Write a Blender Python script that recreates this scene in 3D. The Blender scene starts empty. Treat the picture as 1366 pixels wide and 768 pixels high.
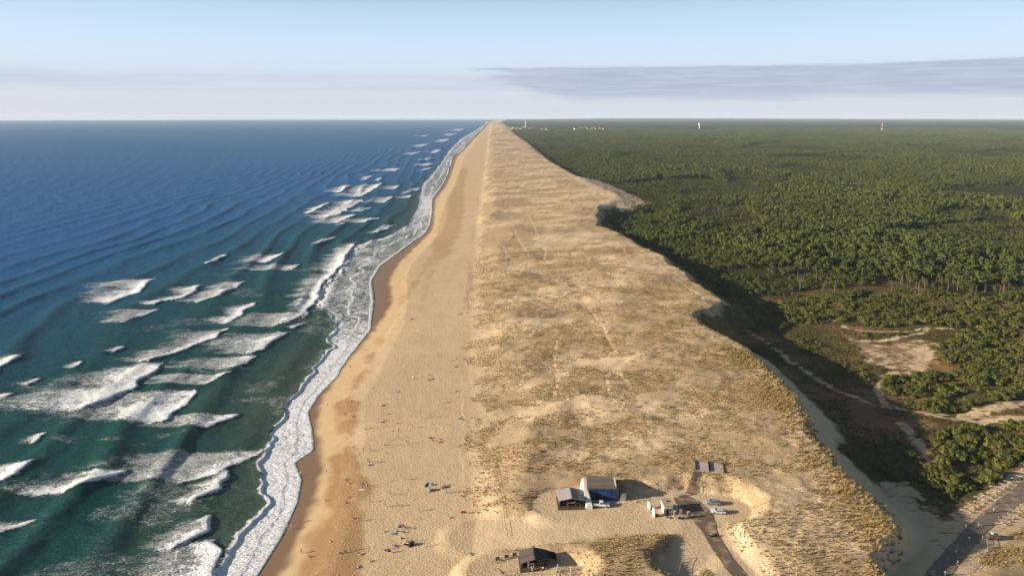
import bpy, bmesh, math, random
import numpy as np
from mathutils import Vector, Matrix
random.seed(7)
RNG = np.random.default_rng(11)
R = math.radians
scene = bpy.context.scene
COL = scene.collection

# ------------------------------------------------------------------ camera
CAM_H = 128.0                      # metres above the sea
FPX = 950.0                        # focal length for a frame 1366 px wide
PITCH = math.atan((384.0 - 153.0) / FPX)
cam_data = bpy.data.cameras.new('camera')
cam_data.sensor_width = 36.0
cam_data.lens = 36.0 * FPX / 1366.0
cam_data.clip_start = 1.0
cam_data.clip_end = 200000.0
cam = bpy.data.objects.new('camera', cam_data)
COL.objects.link(cam)
cam.location = (0, 0, CAM_H)
cam.rotation_euler = (math.pi / 2 - PITCH, 0, 0)
scene.camera = cam

# ------------------------------------------------------------------ light
SUN_EL, SUN_AZ = R(15.0), R(9.0)   # the sun stands over the sea, a little behind the camera
SUN_DIR = Vector((-math.cos(SUN_EL) * math.cos(SUN_AZ), -math.cos(SUN_EL) * math.sin(SUN_AZ), math.sin(SUN_EL)))
sun_data = bpy.data.lights.new('sun', 'SUN')
sun_data.energy = 5.0
sun_data.angle = R(0.53)
sun_data.color = (1.0, 0.875, 0.71)
sun = bpy.data.objects.new('sun', sun_data)
COL.objects.link(sun)
sun.rotation_euler = (-SUN_DIR).to_track_quat('-Z', 'Y').to_euler()
sun.location = SUN_DIR * 400
scene.view_settings.view_transform = 'Standard'
scene.view_settings.look = 'None'
scene.view_settings.exposure = 1.03
scene.view_settings.gamma = 1.0
scene.view_settings.use_curve_mapping = False
scene.cycles.use_denoising = True
scene.cycles.max_bounces = 5
scene.cycles.diffuse_bounces = 2
scene.cycles.glossy_bounces = 2
scene.cycles.transparent_max_bounces = 4
scene.cycles.volume_bounces = 0

# ------------------------------------------------------------------ node helper
class S:
    """a socket that can be used in arithmetic"""
    def __init__(s, t, o): s.t, s.o = t, o
    def _m(s, op, *a, clamp=False):
        n = s.t.nodes.new('ShaderNodeMath'); n.operation = op; n.use_clamp = clamp
        for i, v in enumerate((s,) + a): put(s.t, n.inputs[i], v)
        return S(s.t, n.outputs[0])
    def __add__(s, b): return s._m('ADD', b)
    __radd__ = __add__
    def __mul__(s, b): return s._m('MULTIPLY', b)
    __rmul__ = __mul__
    def __sub__(s, b): return s._m('SUBTRACT', b)
    def __rsub__(s, b): return (s * -1.0) + b
    def __truediv__(s, b): return s._m('DIVIDE', b)
    def __pow__(s, b): return s._m('POWER', b)
    def clamp(s): return s._m('ADD', 0.0, clamp=True)
    def max(s, b): return s._m('MAXIMUM', b)
    def min(s, b): return s._m('MINIMUM', b)
    def abs(s): return s._m('ABSOLUTE')
    def step(s, a, b, lo=0.0, hi=1.0):
        n = s.t.nodes.new('ShaderNodeMapRange'); n.interpolation_type = 'SMOOTHSTEP'
        put(s.t, n.inputs['Value'], s)
        put(s.t, n.inputs['From Min'], a); put(s.t, n.inputs['From Max'], b)
        n.inputs['To Min'].default_value = lo; n.inputs['To Max'].default_value = hi
        return S(s.t, n.outputs[0])
def put(t, inp, v):
    if isinstance(v, S): t.links.new(v.o, inp)
    elif isinstance(v, (tuple, list)):
        inp.default_value = tuple(v) + (1.0,) if len(v) == 3 and len(inp.default_value) == 4 else tuple(v)
    else: inp.default_value = v
def node(t, kind, out=0, props=None, **ins):
    n = t.nodes.new(kind)
    for k, v in (props or {}).items(): setattr(n, k, v)
    for k, v in ins.items(): put(t, n.inputs[k.replace('_', ' ')], v)
    return S(t, n.outputs[out])
def noise(t, vec, scale, detail=3, rough=0.55, dist=0.0, out=0):
    return node(t, 'ShaderNodeTexNoise', out, Vector=vec, Scale=scale, Detail=detail, Roughness=rough, Distortion=dist)
def vmul(t, vec, k):
    n = t.nodes.new('ShaderNodeVectorMath'); n.operation = 'MULTIPLY'
    put(t, n.inputs[0], vec); n.inputs[1].default_value = k
    return S(t, n.outputs[0])
def mixc(t, f, a, b):
    n = t.nodes.new('ShaderNodeMix'); n.data_type = 'RGBA'
    put(t, n.inputs[0], f); put(t, n.inputs[6], a); put(t, n.inputs[7], b)
    return S(t, n.outputs[2])
def sepxyz(t, vec):
    n = t.nodes.new('ShaderNodeSeparateXYZ'); put(t, n.inputs[0], vec)
    return [S(t, o) for o in n.outputs]
def attr(t, name):
    n = t.nodes.new('ShaderNodeAttribute'); n.attribute_name = name
    sp = t.nodes.new('ShaderNodeSeparateColor'); t.links.new(n.outputs['Color'], sp.inputs[0])
    return [S(t, o) for o in sp.outputs]
def new_mat(name):
    m = bpy.data.materials.new(name); m.use_nodes = True
    t = m.node_tree
    b = t.nodes['Principled BSDF']
    b.inputs['Specular IOR Level'].default_value = 0.2
    return m, t, b
def bump(t, b, h, dist, strength=1.0):
    n = t.nodes.new('ShaderNodeBump')
    put(t, n.inputs['Height'], h); n.inputs['Distance'].default_value = dist; n.inputs['Strength'].default_value = strength
    t.links.new(n.outputs[0], b.inputs['Normal'])
def position(t): return node(t, 'ShaderNodeNewGeometry', 0)

# ------------------------------------------------------------------ world: clear evening sky with one flat bank of cloud
world = bpy.data.worlds.new('World'); scene.world = world; world.use_nodes = True
wt = world.node_tree
bg = wt.nodes['Background']
sky = wt.nodes.new('ShaderNodeTexSky'); sky.sky_type = 'NISHITA'; sky.sun_disc = False
sky.sun_elevation = SUN_EL; sky.sun_rotation = R(270 - 9.0)
sky.altitude = 100; sky.air_density = 1.0; sky.dust_density = 1.2; sky.ozone_density = 1.6
D = node(wt, 'ShaderNodeTexCoord', 0)
dx, dy, dz = sepxyz(wt, D)
put(wt, sky.inputs['Vector'], node(wt, 'ShaderNodeCombineXYZ', X=dx, Y=dy, Z=dz.max(0.006)))
az = dx._m('ARCTAN2', dy)
cv = node(wt, 'ShaderNodeCombineXYZ', X=az * 2.6, Y=dz * 30.0, Z=0.0)
n1 = noise(wt, cv, 1.3, 5, 0.55)
n2 = noise(wt, cv, 5.0, 5, 0.6)
n3 = noise(wt, node(wt, 'ShaderNodeCombineXYZ', X=az * 2.6, Y=dz * 90.0, Z=3.0), 4.0, 6, 0.65)
wob = (n1 - 0.5) * 0.024 + (n2 - 0.5) * 0.012 + (n3 - 0.5) * 0.008
lower, upper = dz + wob, dz + wob * 0.32
bank = lower.step(0.012, 0.030) * (1.0 - upper.step(0.0585, 0.0635))
bank = bank * (az + (n1 - 0.5) * 0.4 - (dz - 0.06).abs() * 3.0).step(-0.10, 0.0)
veil = (dz + (n2 - 0.5) * 0.02).step(0.024, 0.036) * (1.0 - (dz + (n1 - 0.5) * 0.02).step(0.042, 0.060))
veil = veil * (n1 - 0.1).step(0.15, 0.55) * 0.5
cover = bank.max(veil).clamp()
skyc = S(wt, sky.outputs[0])
pale = mixc(wt, dz.step(0.07, 0.25, 0.86, 0.0), skyc, mixc(wt, dz.step(0.01, 0.13), (7.1, 7.6, 8.5), (6.4, 8.4, 10.8)))
cloudc = mixc(wt, (n2 * 0.5 + n3 * 0.5).step(0.38, 0.66), (4.1, 4.7, 6.0), (5.1, 5.6, 6.9))
put(wt, bg.inputs['Color'], mixc(wt, cover * 0.88, pale, cloudc))
bg.inputs['Strength'].default_value = 0.052

# ------------------------------------------------------------------ places: the frame of the photograph -> ground
CP, SP = math.cos(PITCH), math.sin(PITCH)
def unproj(px, py, z=0.0):
    u, v = (px - 683.0) / FPX, (py - 384.0) / FPX
    t = (CAM_H - z) / (SP + v * CP)
    return u * t, (CP - v * SP) * t
def line(pts, z):
    """pixel polyline -> X as a function of Y, at height z"""
    w = np.array(sorted([unproj(a, b, z) for a, b in pts], key=lambda q: q[1]))
    return w[:, 1], w[:, 0]
def smooth(a, b, x):
    t = np.clip((x - a) / (b - a), 0, 1)
    return t * t * (3 - 2 * t)
def _hash(ix, iy, seed):
    h = (ix.astype(np.int64) * 374761393 + iy.astype(np.int64) * 668265263 + seed * 1442695041) & 0xffffffff
    h = ((h ^ (h >> 13)) * 1274126177) & 0xffffffff
    return ((h ^ (h >> 16)) & 0xffff) / 65535.0
def vn(x, y, seed=0):
    ix, iy = np.floor(x), np.floor(y)
    fx, fy = x - ix, y - iy
    fx, fy = fx * fx * (3 - 2 * fx), fy * fy * (3 - 2 * fy)
    a, b = _hash(ix, iy, seed), _hash(ix + 1, iy, seed)
    c, d = _hash(ix, iy + 1, seed), _hash(ix + 1, iy + 1, seed)
    return (a + (b - a) * fx) * (1 - fy) + (c + (d - c) * fx) * fy
def fbm(x, y, seed=0, oct=4, gain=0.5):
    s, a, n = 0.0, 1.0, 0.0
    for i in range(oct):
        s = s + a * vn(x, y, seed + i * 17); n += a
        x, y, a = x * 2.03 + 13.1, y * 2.03 + 7.7, a * gain
    return s / n                                     # 0..1
def seg_dist(x, y, pts):
    """distance to a polyline and the value carried along it (third entry of each point)"""
    best = np.full(x.shape, 1e9); val = np.zeros(x.shape)
    for p, q in zip(pts[:-1], pts[1:]):
        ax, ay, az_, bx, by, bz = p[0], p[1], p[2], q[0], q[1], q[2]
        vx, vy = bx - ax, by - ay
        t = np.clip(((x - ax) * vx + (y - ay) * vy) / max(vx * vx + vy * vy, 1e-6), 0, 1)
        d = np.hypot(x - ax - t * vx, y - ay - t * vy)
        m = d < best
        best = np.where(m, d, best); val = np.where(m, az_ + t * (bz - az_), val)
    return best, val
def inpoly(x, y, poly):
    r = np.zeros(x.shape, bool)
    for (ax, ay), (bx, by) in zip(poly, poly[1:] + poly[:1]):
        if ay == by: continue
        c = ((ay > y) != (by > y)) & (x < (bx - ax) * (y - ay) / (by - ay) + ax)
        r ^= c
    return r

WATER = line([(320,812),(345,768),(378,715),(398,670),(404,640),(395,617),(420,600),(418,575),(412,550),(425,528),(450,503),(457,490),(468,474),(495,440),(501,402),(497,375),(508,355),(543,330),(569,310),(574,300),(577,285),(577,265),(589,250),(596,238),(600,225),(604,212),(617,200),(626,190),(636,180),(645,170),(650,163),(653,160)], 0.0)
BAND = line([(280,812),(288,768),(300,740),(315,715),(348,680),(352,640),(345,620),(352,600),(370,570),(385,540),(405,510),(418,490),(440,465),(440,450),(450,430),(424,408),(426,390),(452,360),(474,328),(520,315),(545,300),(557,280),(560,265),(565,245),(575,235),(590,215),(600,200),(615,185),(632,175),(642,168),(649,161)], 0.0)
WET = line([(350,812),(375,768),(407,700),(424,650),(430,615),(425,575),(424,540),(440,510),(462,485),(478,465),(502,435),(523,405),(519,375),(530,355),(553,330),(573,312),(578,300),(581,265),(594,250),(601,235),(605,222),(609,210),(621,198),(630,188),(640,178),(648,170),(652,163)], 0.8)
FOOT = line([(640,812),(636,768),(630,720),(622,690),(620,640),(615,600),(618,560),(615,500),(620,450),(622,400),(628,350),(632,300),(640,250),(645,220),(648,200),(651,180),(654,168),(657,162)], 4.5)
CREST = line([(1235,812),(1215,745),(1165,670),(1120,635),(1078,585),(1050,540),(1028,506),(985,470),(932,443),(925,425),(950,413),(962,404),(938,390),(880,345),(838,318),(800,302),(793,288),(800,275),(832,266),(812,255),(785,243),(757,228),(735,215),(722,205),(705,190),(690,180),(678,170),(668,162)], 14.0)
ALL_Y = CREST[0]
def curve(c, y): return np.interp(y, c[0], c[1])
ZC_Y = [unproj(0, p, 10)[1] for p in (800, 745, 670, 600, 500, 420, 300, 200, 170)]
ZC = [11.5, 12.5, 14.5, 16.5, 17, 17, 15, 13, 12]
ZB = [6.0, 5.5, 3.2, 1.6, 1.4, 1.6, 3.0, 4.0, 5.0]
def P(px, py, z, r): x, y = unproj(px, py, z); return (x, y, z, r)
# levelled tracks: (x, y, height) along the track, half width
def track(pts, r): return ([unproj(a, b, z) + (z,) for a, b, z in pts], r)
CUTS = [
    track([(632,716,4.7),(660,713,5.6),(720,706,7.2),(800,695,8.4),(880,692,8.8),(935,690,9.0)], 7.0),
    track([(745,672,8.3),(800,672,8.5),(870,676,8.8),(925,672,9.0),(968,678,9.2)], 7.5),
    track([(928,690,9.0),(955,735,9.4),(985,768,9.8),(1030,830,10.5)], 5.0),
    track([(905,757,8.6),(935,720,8.9)], 4.5),
    track([(655,762,6.0),(700,758,6.2),(745,764,6.8),(700,800,6.2)], 6.5),
    track([(1225,790,5.6),(1268,745,5.2),(1296,712,4.8),(1330,682,4.4),(1366,655,4.2),(1420,612,4.0)], 7.0),
]
MOUND = [unproj(a, b, 11) + (0,) for a, b in ((765,752),(820,748),(880,738),(900,748))]
BLOW_Y = (unproj(0, 280, 10)[1], unproj(0, 234, 10)[1])
def ground_height(x, y, detail=True):
    x = np.asarray(x, float); y = np.asarray(y, float)
    W, F, C = curve(WATER, y), curve(FOOT, y), curve(CREST, y)
    ed = (fbm(x / 9, y / 9, 5, 3) - 0.5) * 7 * smooth(0, 400, y)
    F = np.maximum(F + ed * 0.5, W + 6)
    C = np.maximum(C + ed * 0.7 + (fbm(y / 30, y * 0 + 3.3, 6, 2) - 0.5) * 8, F + 25)
    zc, zb = np.interp(y, ZC_Y[::1], ZC), np.interp(y, ZC_Y, ZB)
    s = np.clip((x - W) / (F - W), 0, 1)
    beach = 0.055 * np.minimum(x - W, 0) + np.where(s < 0.35, 2.6 * s / 0.35, 2.6 + 1.9 * (s - 0.35) / 0.65)
    beach = beach + smooth(0.1, 0.5, s) * (fbm(x / 30, y / 60, 9, 3) - 0.5) * 0.5
    a = x - F
    pl = 8.6 + (zc - 8.6) * smooth(0.05, 1.0, np.clip(a / np.maximum(C - F, 1), 0, 1))
    hum = (fbm(x / 34, y / 30, 21, 4) - 0.5) * 3.8 * (1 - .6 * smooth(500, 1500, y))
    if detail:
        hum = hum + (fbm(x / 6.5, y / 4.5, 33, 3) - 0.5) * 1.1 * smooth(0, 20, a)
    pl = pl + hum * smooth(2, 25, a)
    m = (x > -20) & (x < 80) & (y < 230)
    if np.any(m):
        dm, _ = seg_dist(x[m], y[m], MOUND); pl = pl.copy(); pl[m] += 1.7 * (1 - smooth(3, 13, dm))
    z = np.where(a > 0, 4.5 + (pl - 4.5) * smooth(0, 1, a / (14 + 34 * fbm(x / 60, y / 40, 55, 2))), beach)
    d = x - C
    base = zb + (fbm(x / 60, y / 60, 41, 4) - 0.5) * 6.0 + (fbm(x / 12, y / 12, 43, 3) - 0.5) * 1.4
    blow = smooth(BLOW_Y[0] - 40, BLOW_Y[0] + 30, y) * (1 - smooth(BLOW_Y[1] - 80, BLOW_Y[1] + 40, y))
    slip = pl - np.maximum(d, 0) * (0.60 - 0.42 * blow)
    k = 1.2
    low = np.logaddexp(np.clip(slip - base, -40, 40) * k, 0) / k + base          # soft foot of the slope
    z = np.where(d > 0, np.minimum(low, pl), z)
    for pts, r in CUTS:
        xs = [p[0] for p in pts]; ys = [p[1] for p in pts]
        m = (x > min(xs) - 30) & (x < max(xs) + 30) & (y > min(ys) - 30) & (y < max(ys) + 30)
        if not np.any(m): continue
        dd, zz = seg_dist(x[m], y[m], pts)
        w = 1 - smooth(r, r + 5.5, dd + (fbm(x[m] / 5, y[m] / 5, 51, 2) - 0.5) * 2.0)
        z = z.copy(); z[m] = z[m] * (1 - w) + zz * w
    return z
def earth(x, y): return -(x * x + y * y) / (2 * 6371000.0)
def gz(x, y): return float(ground_height(np.array([x]), np.array([y]))[0])
def on_ground(px, py, z=8.0):
    """the point of the ground that the photograph shows at (px, py)"""
    for _ in range(12):
        x, y = unproj(px, py, z); z = z * 0.4 + gz(x, y) * 0.6
    return x, y, gz(x, y)

# ------------------------------------------------------------------ object helpers
def link(name, mesh, parent=None, mats=None):
    o = bpy.data.objects.new(name, mesh); COL.objects.link(o)
    if parent is not None: o.parent = parent
    if mats is not None:
        for m in (mats if isinstance(mats, (list, tuple)) else [mats]): mesh.materials.append(m)
    return o
def tag(o, label, cat, group=None):
    o['label'] = label; o['category'] = cat
    if group: o['group'] = group
    return o
def thing(name, label, cat, loc=(0, 0, 0), rz=0.0, group=None):
    o = bpy.data.objects.new(name, None); COL.objects.link(o)
    o.location = loc; o.rotation_euler = (0, 0, rz); o.empty_display_size = 0.3
    return tag(o, label, cat, group)
def grid_mesh(name, X, Y, Z, attrs):
    nr, nc = X.shape
    me = bpy.data.meshes.new(name)
    v = np.stack([X, Y, Z], -1).reshape(-1, 3).astype(np.float32)
    i = np.arange(nr * nc).reshape(nr, nc)
    f = np.stack([i[:-1, :-1], i[:-1, 1:], i[1:, 1:], i[1:, :-1]], -1).reshape(-1, 4).astype(np.int32)
    me.vertices.add(len(v)); me.vertices.foreach_set('co', v.ravel())
    me.loops.add(f.size); me.loops.foreach_set('vertex_index', f.ravel())
    me.polygons.add(len(f)); me.polygons.foreach_set('loop_start', np.arange(0, f.size, 4, dtype=np.int32))
    me.polygons.foreach_set('loop_total', np.full(len(f), 4, np.int32))
    me.polygons.foreach_set('use_smooth', np.ones(len(f), bool))
    me.update(calc_edges=True)
    for k, chans in attrs.items():
        a = me.attributes.new(k, 'FLOAT_COLOR', 'POINT')
        c = np.ones((nr * nc, 4), np.float32)
        for j, ch in enumerate(chans): c[:, j] = np.broadcast_to(ch, X.shape).ravel()
        a.data.foreach_set('color', c.ravel())
    return me
def row_y(py0, py1, n, far, nfar):
    p = np.linspace(py0, py1, n)
    y = np.array([unproj(683, q, 4.0)[1] for q in p])
    return np.concatenate([y, np.geomspace(y[-1], far, nfar + 1)[1:]])
FAR = 46000.0
# ================================================================== the land
def poly(pts, z): return [unproj(a, b, z) for a, b in pts]
def stroke(x, y, pts, hw, z, soft=1.0, wob=1.0, seed=70, wl=3.5):
    p = [unproj(q[0], q[1], z) + ((q[2] if len(q) > 2 else hw),) for q in pts]
    xs = [q[0] for q in p]; ys = [q[1] for q in p]
    g = max(max(q[2] for q in p), hw) + soft + wob + 4
    out = np.zeros(x.shape)
    m = (x > min(xs) - g) & (x < max(xs) + g) & (y > min(ys) - g) & (y < max(ys) + g)
    if np.any(m):
        d, w = seg_dist(x[m], y[m], p)
        d = d + (fbm(x[m] / wl, y[m] / wl, seed, 3) - 0.5) * 2 * wob
        out[m] = 1 - smooth(w - soft * 0.5, w + soft * 0.5, d)
    return out
def area(x, y, pts, z, soft=3.0, wob=4.0, seed=80):
    """soft-edged patch: distance to the outline, signed"""
    w = poly(pts, z)
    xs = [q[0] for q in w]; ys = [q[1] for q in w]
    out = np.zeros(x.shape)
    m = (x > min(xs) - 25) & (x < max(xs) + 25) & (y > min(ys) - 25) & (y < max(ys) + 25)
    if np.any(m):
        xx, yy = x[m], y[m]
        d, _ = seg_dist(xx, yy, [q + (0,) for q in w + w[:1]])
        d = np.where(inpoly(xx, yy, w), -d, d) + (fbm(xx / 7, yy / 7, seed, 3) - 0.5) * 2 * wob
        out[m] = 1 - smooth(-soft * 0.5, soft * 0.5, d)
    return out
TRAILS = [  # walkers' tracks over the dune
    ([(775,392),(790,420),(806,445),(822,475),(824,500),(835,512)], 1.3),
    ([(820,490),(808,505),(812,525),(838,540),(860,550),(866,575),(864,600)], 1.2),
    ([(742,452),(738,478),(744,500),(738,520)], 0.9),
    ([(684,300),(689,314),(698,326),(704,340),(713,350)], .8), ([(705,285),(712,302),(718,318),(727,334),(725,350)], .8),
    ([(671,325),(676,336),(684,346),(687,360)], .8),
    ([(832,335),(833,346),(838,358),(843,365)], 1.0), ([(855,340),(864,352),(880,365),(905,385),(950,415)], 1.2),
    ([(856,545),(890,560),(905,570)], 1.0),
]
SLACK_PATHS = [
    ([(1000,440),(1050,470),(1085,498),(1120,520),(1165,533),(1215,540),(1262,547),(1310,555),(1380,562)], 1.9),
    ([(1212,540),(1180,530),(1170,515),(1180,500),(1200,496,2.0),(1215,490,3.0)], 2.2),
    ([(1125,434),(1150,439),(1180,440),(1210,440),(1240,436),(1282,437)], 2.2),
    ([(1150,452),(1180,452),(1210,448),(1238,438)], 2.2),
    ([(1105,420),(1125,432)], 1.5),
    ([(1240,545),(1270,552),(1300,546,4),(1330,540,5),(1380,535,4)], 3.5),
    ([(1300,558,3),(1330,552,4.5),(1380,556,4)], 3.5),
    ([(1205,560,3),(1225,590,3),(1240,620,2.5)], 3.0),
]
DRY_GRASS = [(1285,812),(1300,766),(1318,738),(1322,712),(1345,700),(1380,672),(1450,660),(1450,812)]
def land_masks(X, Y):
    W, F, C = curve(WATER, Y), curve(FOOT, Y), curve(CREST, Y)
    C = C + (fbm(Y / 30, Y * 0 + 3.3, 6, 2) - 0.5) * 8
    n8 = fbm(X / 8, Y / 8, 3, 4); n40 = fbm(X / 48, Y / 30, 4, 5); n3 = fbm(X / 3, Y / 3, 8, 3)
    wet = 1 - smooth(-2.0, 3.0, X - curve(WET, Y) + (n8 - 0.5) * 5)
    # damp sand left by the last high tide, and a dry smooth face below it
    damp = np.zeros(X.shape)
    for pts, hw, dstr in (([(430,812,9),(440,768,9),(452,720,8.5),(462,670,8),(468,640,6.5),(458,608,3.5),(466,580,3.5),(474,555,5),(462,532,2.5),(480,500,2),(500,465,1.2)], 6, 1.0),
                    ([(497,470,1.2),(512,440,1.0),(535,405,1.0),(560,370,2.0),(575,345,4.0)], 1.0, .5),
                    ([(586,345,6),(598,310,14),(606,275,14),(612,250,9),(620,225,8)], 9, .55),
                    ([(560,420,1.5),(572,372,2.0),(590,330,4)], 2, .35)):
        damp = np.maximum(damp, stroke(X, Y, pts, hw, 2.4, 5.0, 6.0, 91, 13.0) * dstr)
    smoothface = 1 - smooth(-1, 2, X - (curve(WET, Y) * 0.55 + (curve(WET, Y) * 0.6 + F * 0.4) * 0.45) + (n8 - 0.5) * 8)
    a = X - F
    cov = 0.20 + 0.95 * (n40 - 0.36) / 0.35 * 0.62 + 0.35 * (n8 - 0.5)
    cov = cov * smooth(2, 26, a) + 0.42 * smooth(0, 6, a) * (1 - smooth(10, 36, a)) * (0.3 + n8)
    lee = X - C
    nearf = 1 - smooth(325, 365, Y)
    slipbare = smooth(-7, 0, lee + (n8 - 0.5) * 16) * nearf + smooth(0, 3, lee) * (1 - nearf) * 0.8 * smooth(.5, .62, fbm(X / 9, Y / 16, 77, 3))
    veg = np.clip(cov, 0, 1) * smooth(0, 12, a + (n8 - .5) * 16)
    md_ = np.full(X.shape, 99.); mm = (X > -30) & (X < 90) & (Y < 240)
    if np.any(mm): md_[mm] = seg_dist(X[mm], Y[mm], MOUND)[0]
    veg = np.maximum(veg, .85 * (1 - smooth(7, 13, md_)))
    bare = np.zeros(X.shape)
    for pts, hw in TRAILS: bare = np.maximum(bare, stroke(X, Y, pts, hw * .6, 12, 1.6, 0.7, 61) * 0.85)
    for pts, r in CUTS:
        xs = [p[0] for p in pts]; ys = [p[1] for p in pts]
        m = (X > min(xs) - 20) & (X < max(xs) + 20) & (Y > min(ys) - 20) & (Y < max(ys) + 20)
        d, _ = seg_dist(X[m], Y[m], pts)
        bare[m] = np.maximum(bare[m], 1 - smooth(r - 1, r + 2.5, d + (n3[m] - 0.5) * 3))
    far = smooth(0, 60, lee - 10 - 8 * n8)
    blow = smooth(BLOW_Y[0] - 40, BLOW_Y[0] + 30, Y) * (1 - smooth(BLOW_Y[1] - 80, BLOW_Y[1] + 40, Y))
    floor = smooth(-3, 3, lee - 5 - 32 * blow - 12 * (1 - smooth(325, 365, Y)) - (n8 - 0.5) * 12)                     # ground beyond the dune
    for pts, hw in SLACK_PATHS: bare = np.maximum(bare, stroke(X, Y, [(q_[0], q_[1], (q_[2] if len(q_) > 2 else hw) * .7) for q_ in pts], hw, 3.0, 2.4, 2.6, 63) * .9)
    for pts in ([(1205,485),(1215,465),(1235,455),(1250,462),(1248,478),(1235,490),(1215,492)],
                [(1205,480),(1185,485),(1180,492),(1210,492)],
                [(1130,444),(1185,456),(1210,450),(1245,448),(1254,470),(1240,490),(1195,492),(1160,478)],
                [(760,236),(800,238),(812,246),(835,262),(835,273),(805,272),(790,262)],
                [(938,392),(962,402),(958,412),(940,405)],
                [(1170,640),(1205,640),(1260,690),(1255,730),(1215,745),(1170,690)]):
        bare = np.maximum(bare, (.58 if pts[0] == (1130,444) else 1.0) * area(X, Y, pts, 4.0, 5.0, 6.0 if pts[0][1] < 600 else 9.0, 64))
    dryg = area(X, Y, DRY_GRASS, 5.0, 5.0, 3.0, 66)
    floor = floor * (1 - dryg); veg = np.maximum(veg, .75 * dryg)
    bare = np.maximum(bare, blow * smooth(-22, -8, lee + (n8 - .5) * 24) * (1 - smooth(24, 36, lee + (n8 - .5) * 20)))
    bare = np.maximum(bare, np.clip(slipbare, 0, 1) * (1 - floor) * (1 - dryg))
    rust = np.clip((fbm(X / 22, Y / 22, 14, 4) - 0.38) * 4, 0, 1)
    pine = np.zeros(X.shape)
    pine[:] = forest_mask(X, Y)
    return dict(land_a=(wet, damp, veg), land_b=(bare, floor, rust), land_c=(pine, smoothface, smooth(-6, 14, a + (n8 - .5) * 14)))
PINE_LINE = sorted([unproj(a, b, 3) for a, b in [(930,385),(965,398),(1010,400),(1060,392),(1130,385),(1190,372),(1240,385),(1290,395),(1366,405),(1450,410)]])
def forest_mask(x, y):
    C = curve(CREST, y)
    yl = np.interp(x, [p[0] for p in PINE_LINE], [p[1] for p in PINE_LINE])
    f = smooth(-4, 14, y - yl + (fbm(x / 25, y / 25, 15, 3) - 0.5) * 40)
    blow = smooth(BLOW_Y[0] - 40, BLOW_Y[0] + 30, y) * (1 - smooth(BLOW_Y[1] - 80, BLOW_Y[1] + 40, y))
    return f * smooth(16, 26, x - C - 14 * blow + (fbm(x / 20, y / 40, 16, 3) - 0.5) * 26)

yl = row_y(905, 172, 660, FAR, 40)
s = np.linspace(0, 1, 740)
Yg = np.repeat(yl[:, None], len(s), 1)
x0 = curve(WATER, yl) - 45 - 0.01 * yl; x1 = 0.86 * yl + 10
Xg = x0[:, None] + (x1 - x0)[:, None] * s[None, :]
Zg = ground_height(Xg, Yg)
LM = land_masks(Xg, Yg)
# far woods: canopy height taken up by the ground itself where single trees are past telling
canopy = smooth(5200, 7500, Yg) * LM['land_c'][0] * (7 + 9 * fbm(Xg / 160, Yg / 400, 19, 4))
hills = smooth(14000, 30000, Yg) * (fbm(Xg / 6000, Yg / 6000, 29, 4) ** 1.5) * 55 * smooth(0, 3000, Xg - 500)
me = grid_mesh('dune_ground', Xg, Yg, Zg + canopy + hills + earth(Xg, Yg), LM)

m, t, b = new_mat('sand_and_dune_cover')
pos = position(t)
wet, damp, veg = attr(t, 'land_a'); bare, floor, rust = attr(t, 'land_b'); pine, face, dune = attr(t, 'land_c')
nf = noise(t, pos, 1.3, 4, 0.65)          # footprints and trampled sand
nm = noise(t, pos, 0.22, 4, 0.6)
nl = noise(t, vmul(t, pos, (0.02, 0.05, 0.05)), 1.0, 4, 0.6)
ns = noise(t, vmul(t, pos, (0.30, 1.05, 0.6)), 0.8, 5, 0.7)
grain = noise(t, pos, 6.0, 2, 0.6)
sand = mixc(t, nl.step(0.35, 0.7), (0.53, 0.385, 0.228), (0.58, 0.428, 0.262))
sand = mixc(t, (nm - 0.35) * 1.6, sand, (0.49, 0.352, 0.208))
sand = mixc(t, face * (1.0 - dune) * .8, sand, (0.55, 0.39, 0.21))
sand = mixc(t, damp * (nm.step(0.2, 0.5, 0.65, 1.0)), sand, (0.36, 0.22, 0.105))
sand = mixc(t, wet, sand, (0.19, 0.115, 0.062))
sand = mixc(t, dune * 0.55, sand, (0.56, 0.42, 0.27))
# dry dune grass and moss, in wind-drawn streaks
gcol = mixc(t, nl.step(0.35, 0.65), (0.325, 0.228, 0.122), (0.395, 0.285, 0.165))
gcol = mixc(t, nm.step(0.45, 0.75), gcol, (0.25, 0.172, 0.082))
spots = (ns * 0.75 + nf * 0.25)
cover = (veg * (1.0 - bare) * 1.25 + (spots - 0.52) * 1.5).step(0.18, 0.72) * veg.step(0.02, 0.25) * (1.0 - bare * 0.92)
col = mixc(t, cover * 0.80, sand, gcol)
# heath and litter behind the dune
heath = mixc(t, rust, (0.085, 0.075, 0.022), (0.22, 0.125, 0.058))
heath = mixc(t, ns.step(0.5, 0.75), heath, (0.24, 0.165, 0.085))
heath = mixc(t, nm.step(0.5, 0.7) * 0.8, heath, (0.05, 0.055, 0.016))
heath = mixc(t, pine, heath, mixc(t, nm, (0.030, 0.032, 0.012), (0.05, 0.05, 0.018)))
py_ = sepxyz(t, pos)[1]
farw = mixc(t, noise(t, vmul(t, pos, (1, .35, 1)), 0.006, 5, 0.65), (0.010, 0.024, 0.012), (0.040, 0.064, 0.026))
heath = mixc(t, pine * py_.step(4800, 6500), heath, farw)
ragged = (bare * 0.78 + (ns - 0.5) * 2.6 + (nm - 0.5) * 1.6).step(0.30, 0.70) * bare.step(0.05, 0.5)
col = mixc(t, floor * (1.0 - ragged), col, heath)
put(t, b.inputs['Base Color'], col)
put(t, b.inputs['Roughness'], wet * -0.45 + 0.92)
put(t, b.inputs['Specular IOR Level'], wet * 0.20 + 0.05)
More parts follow.
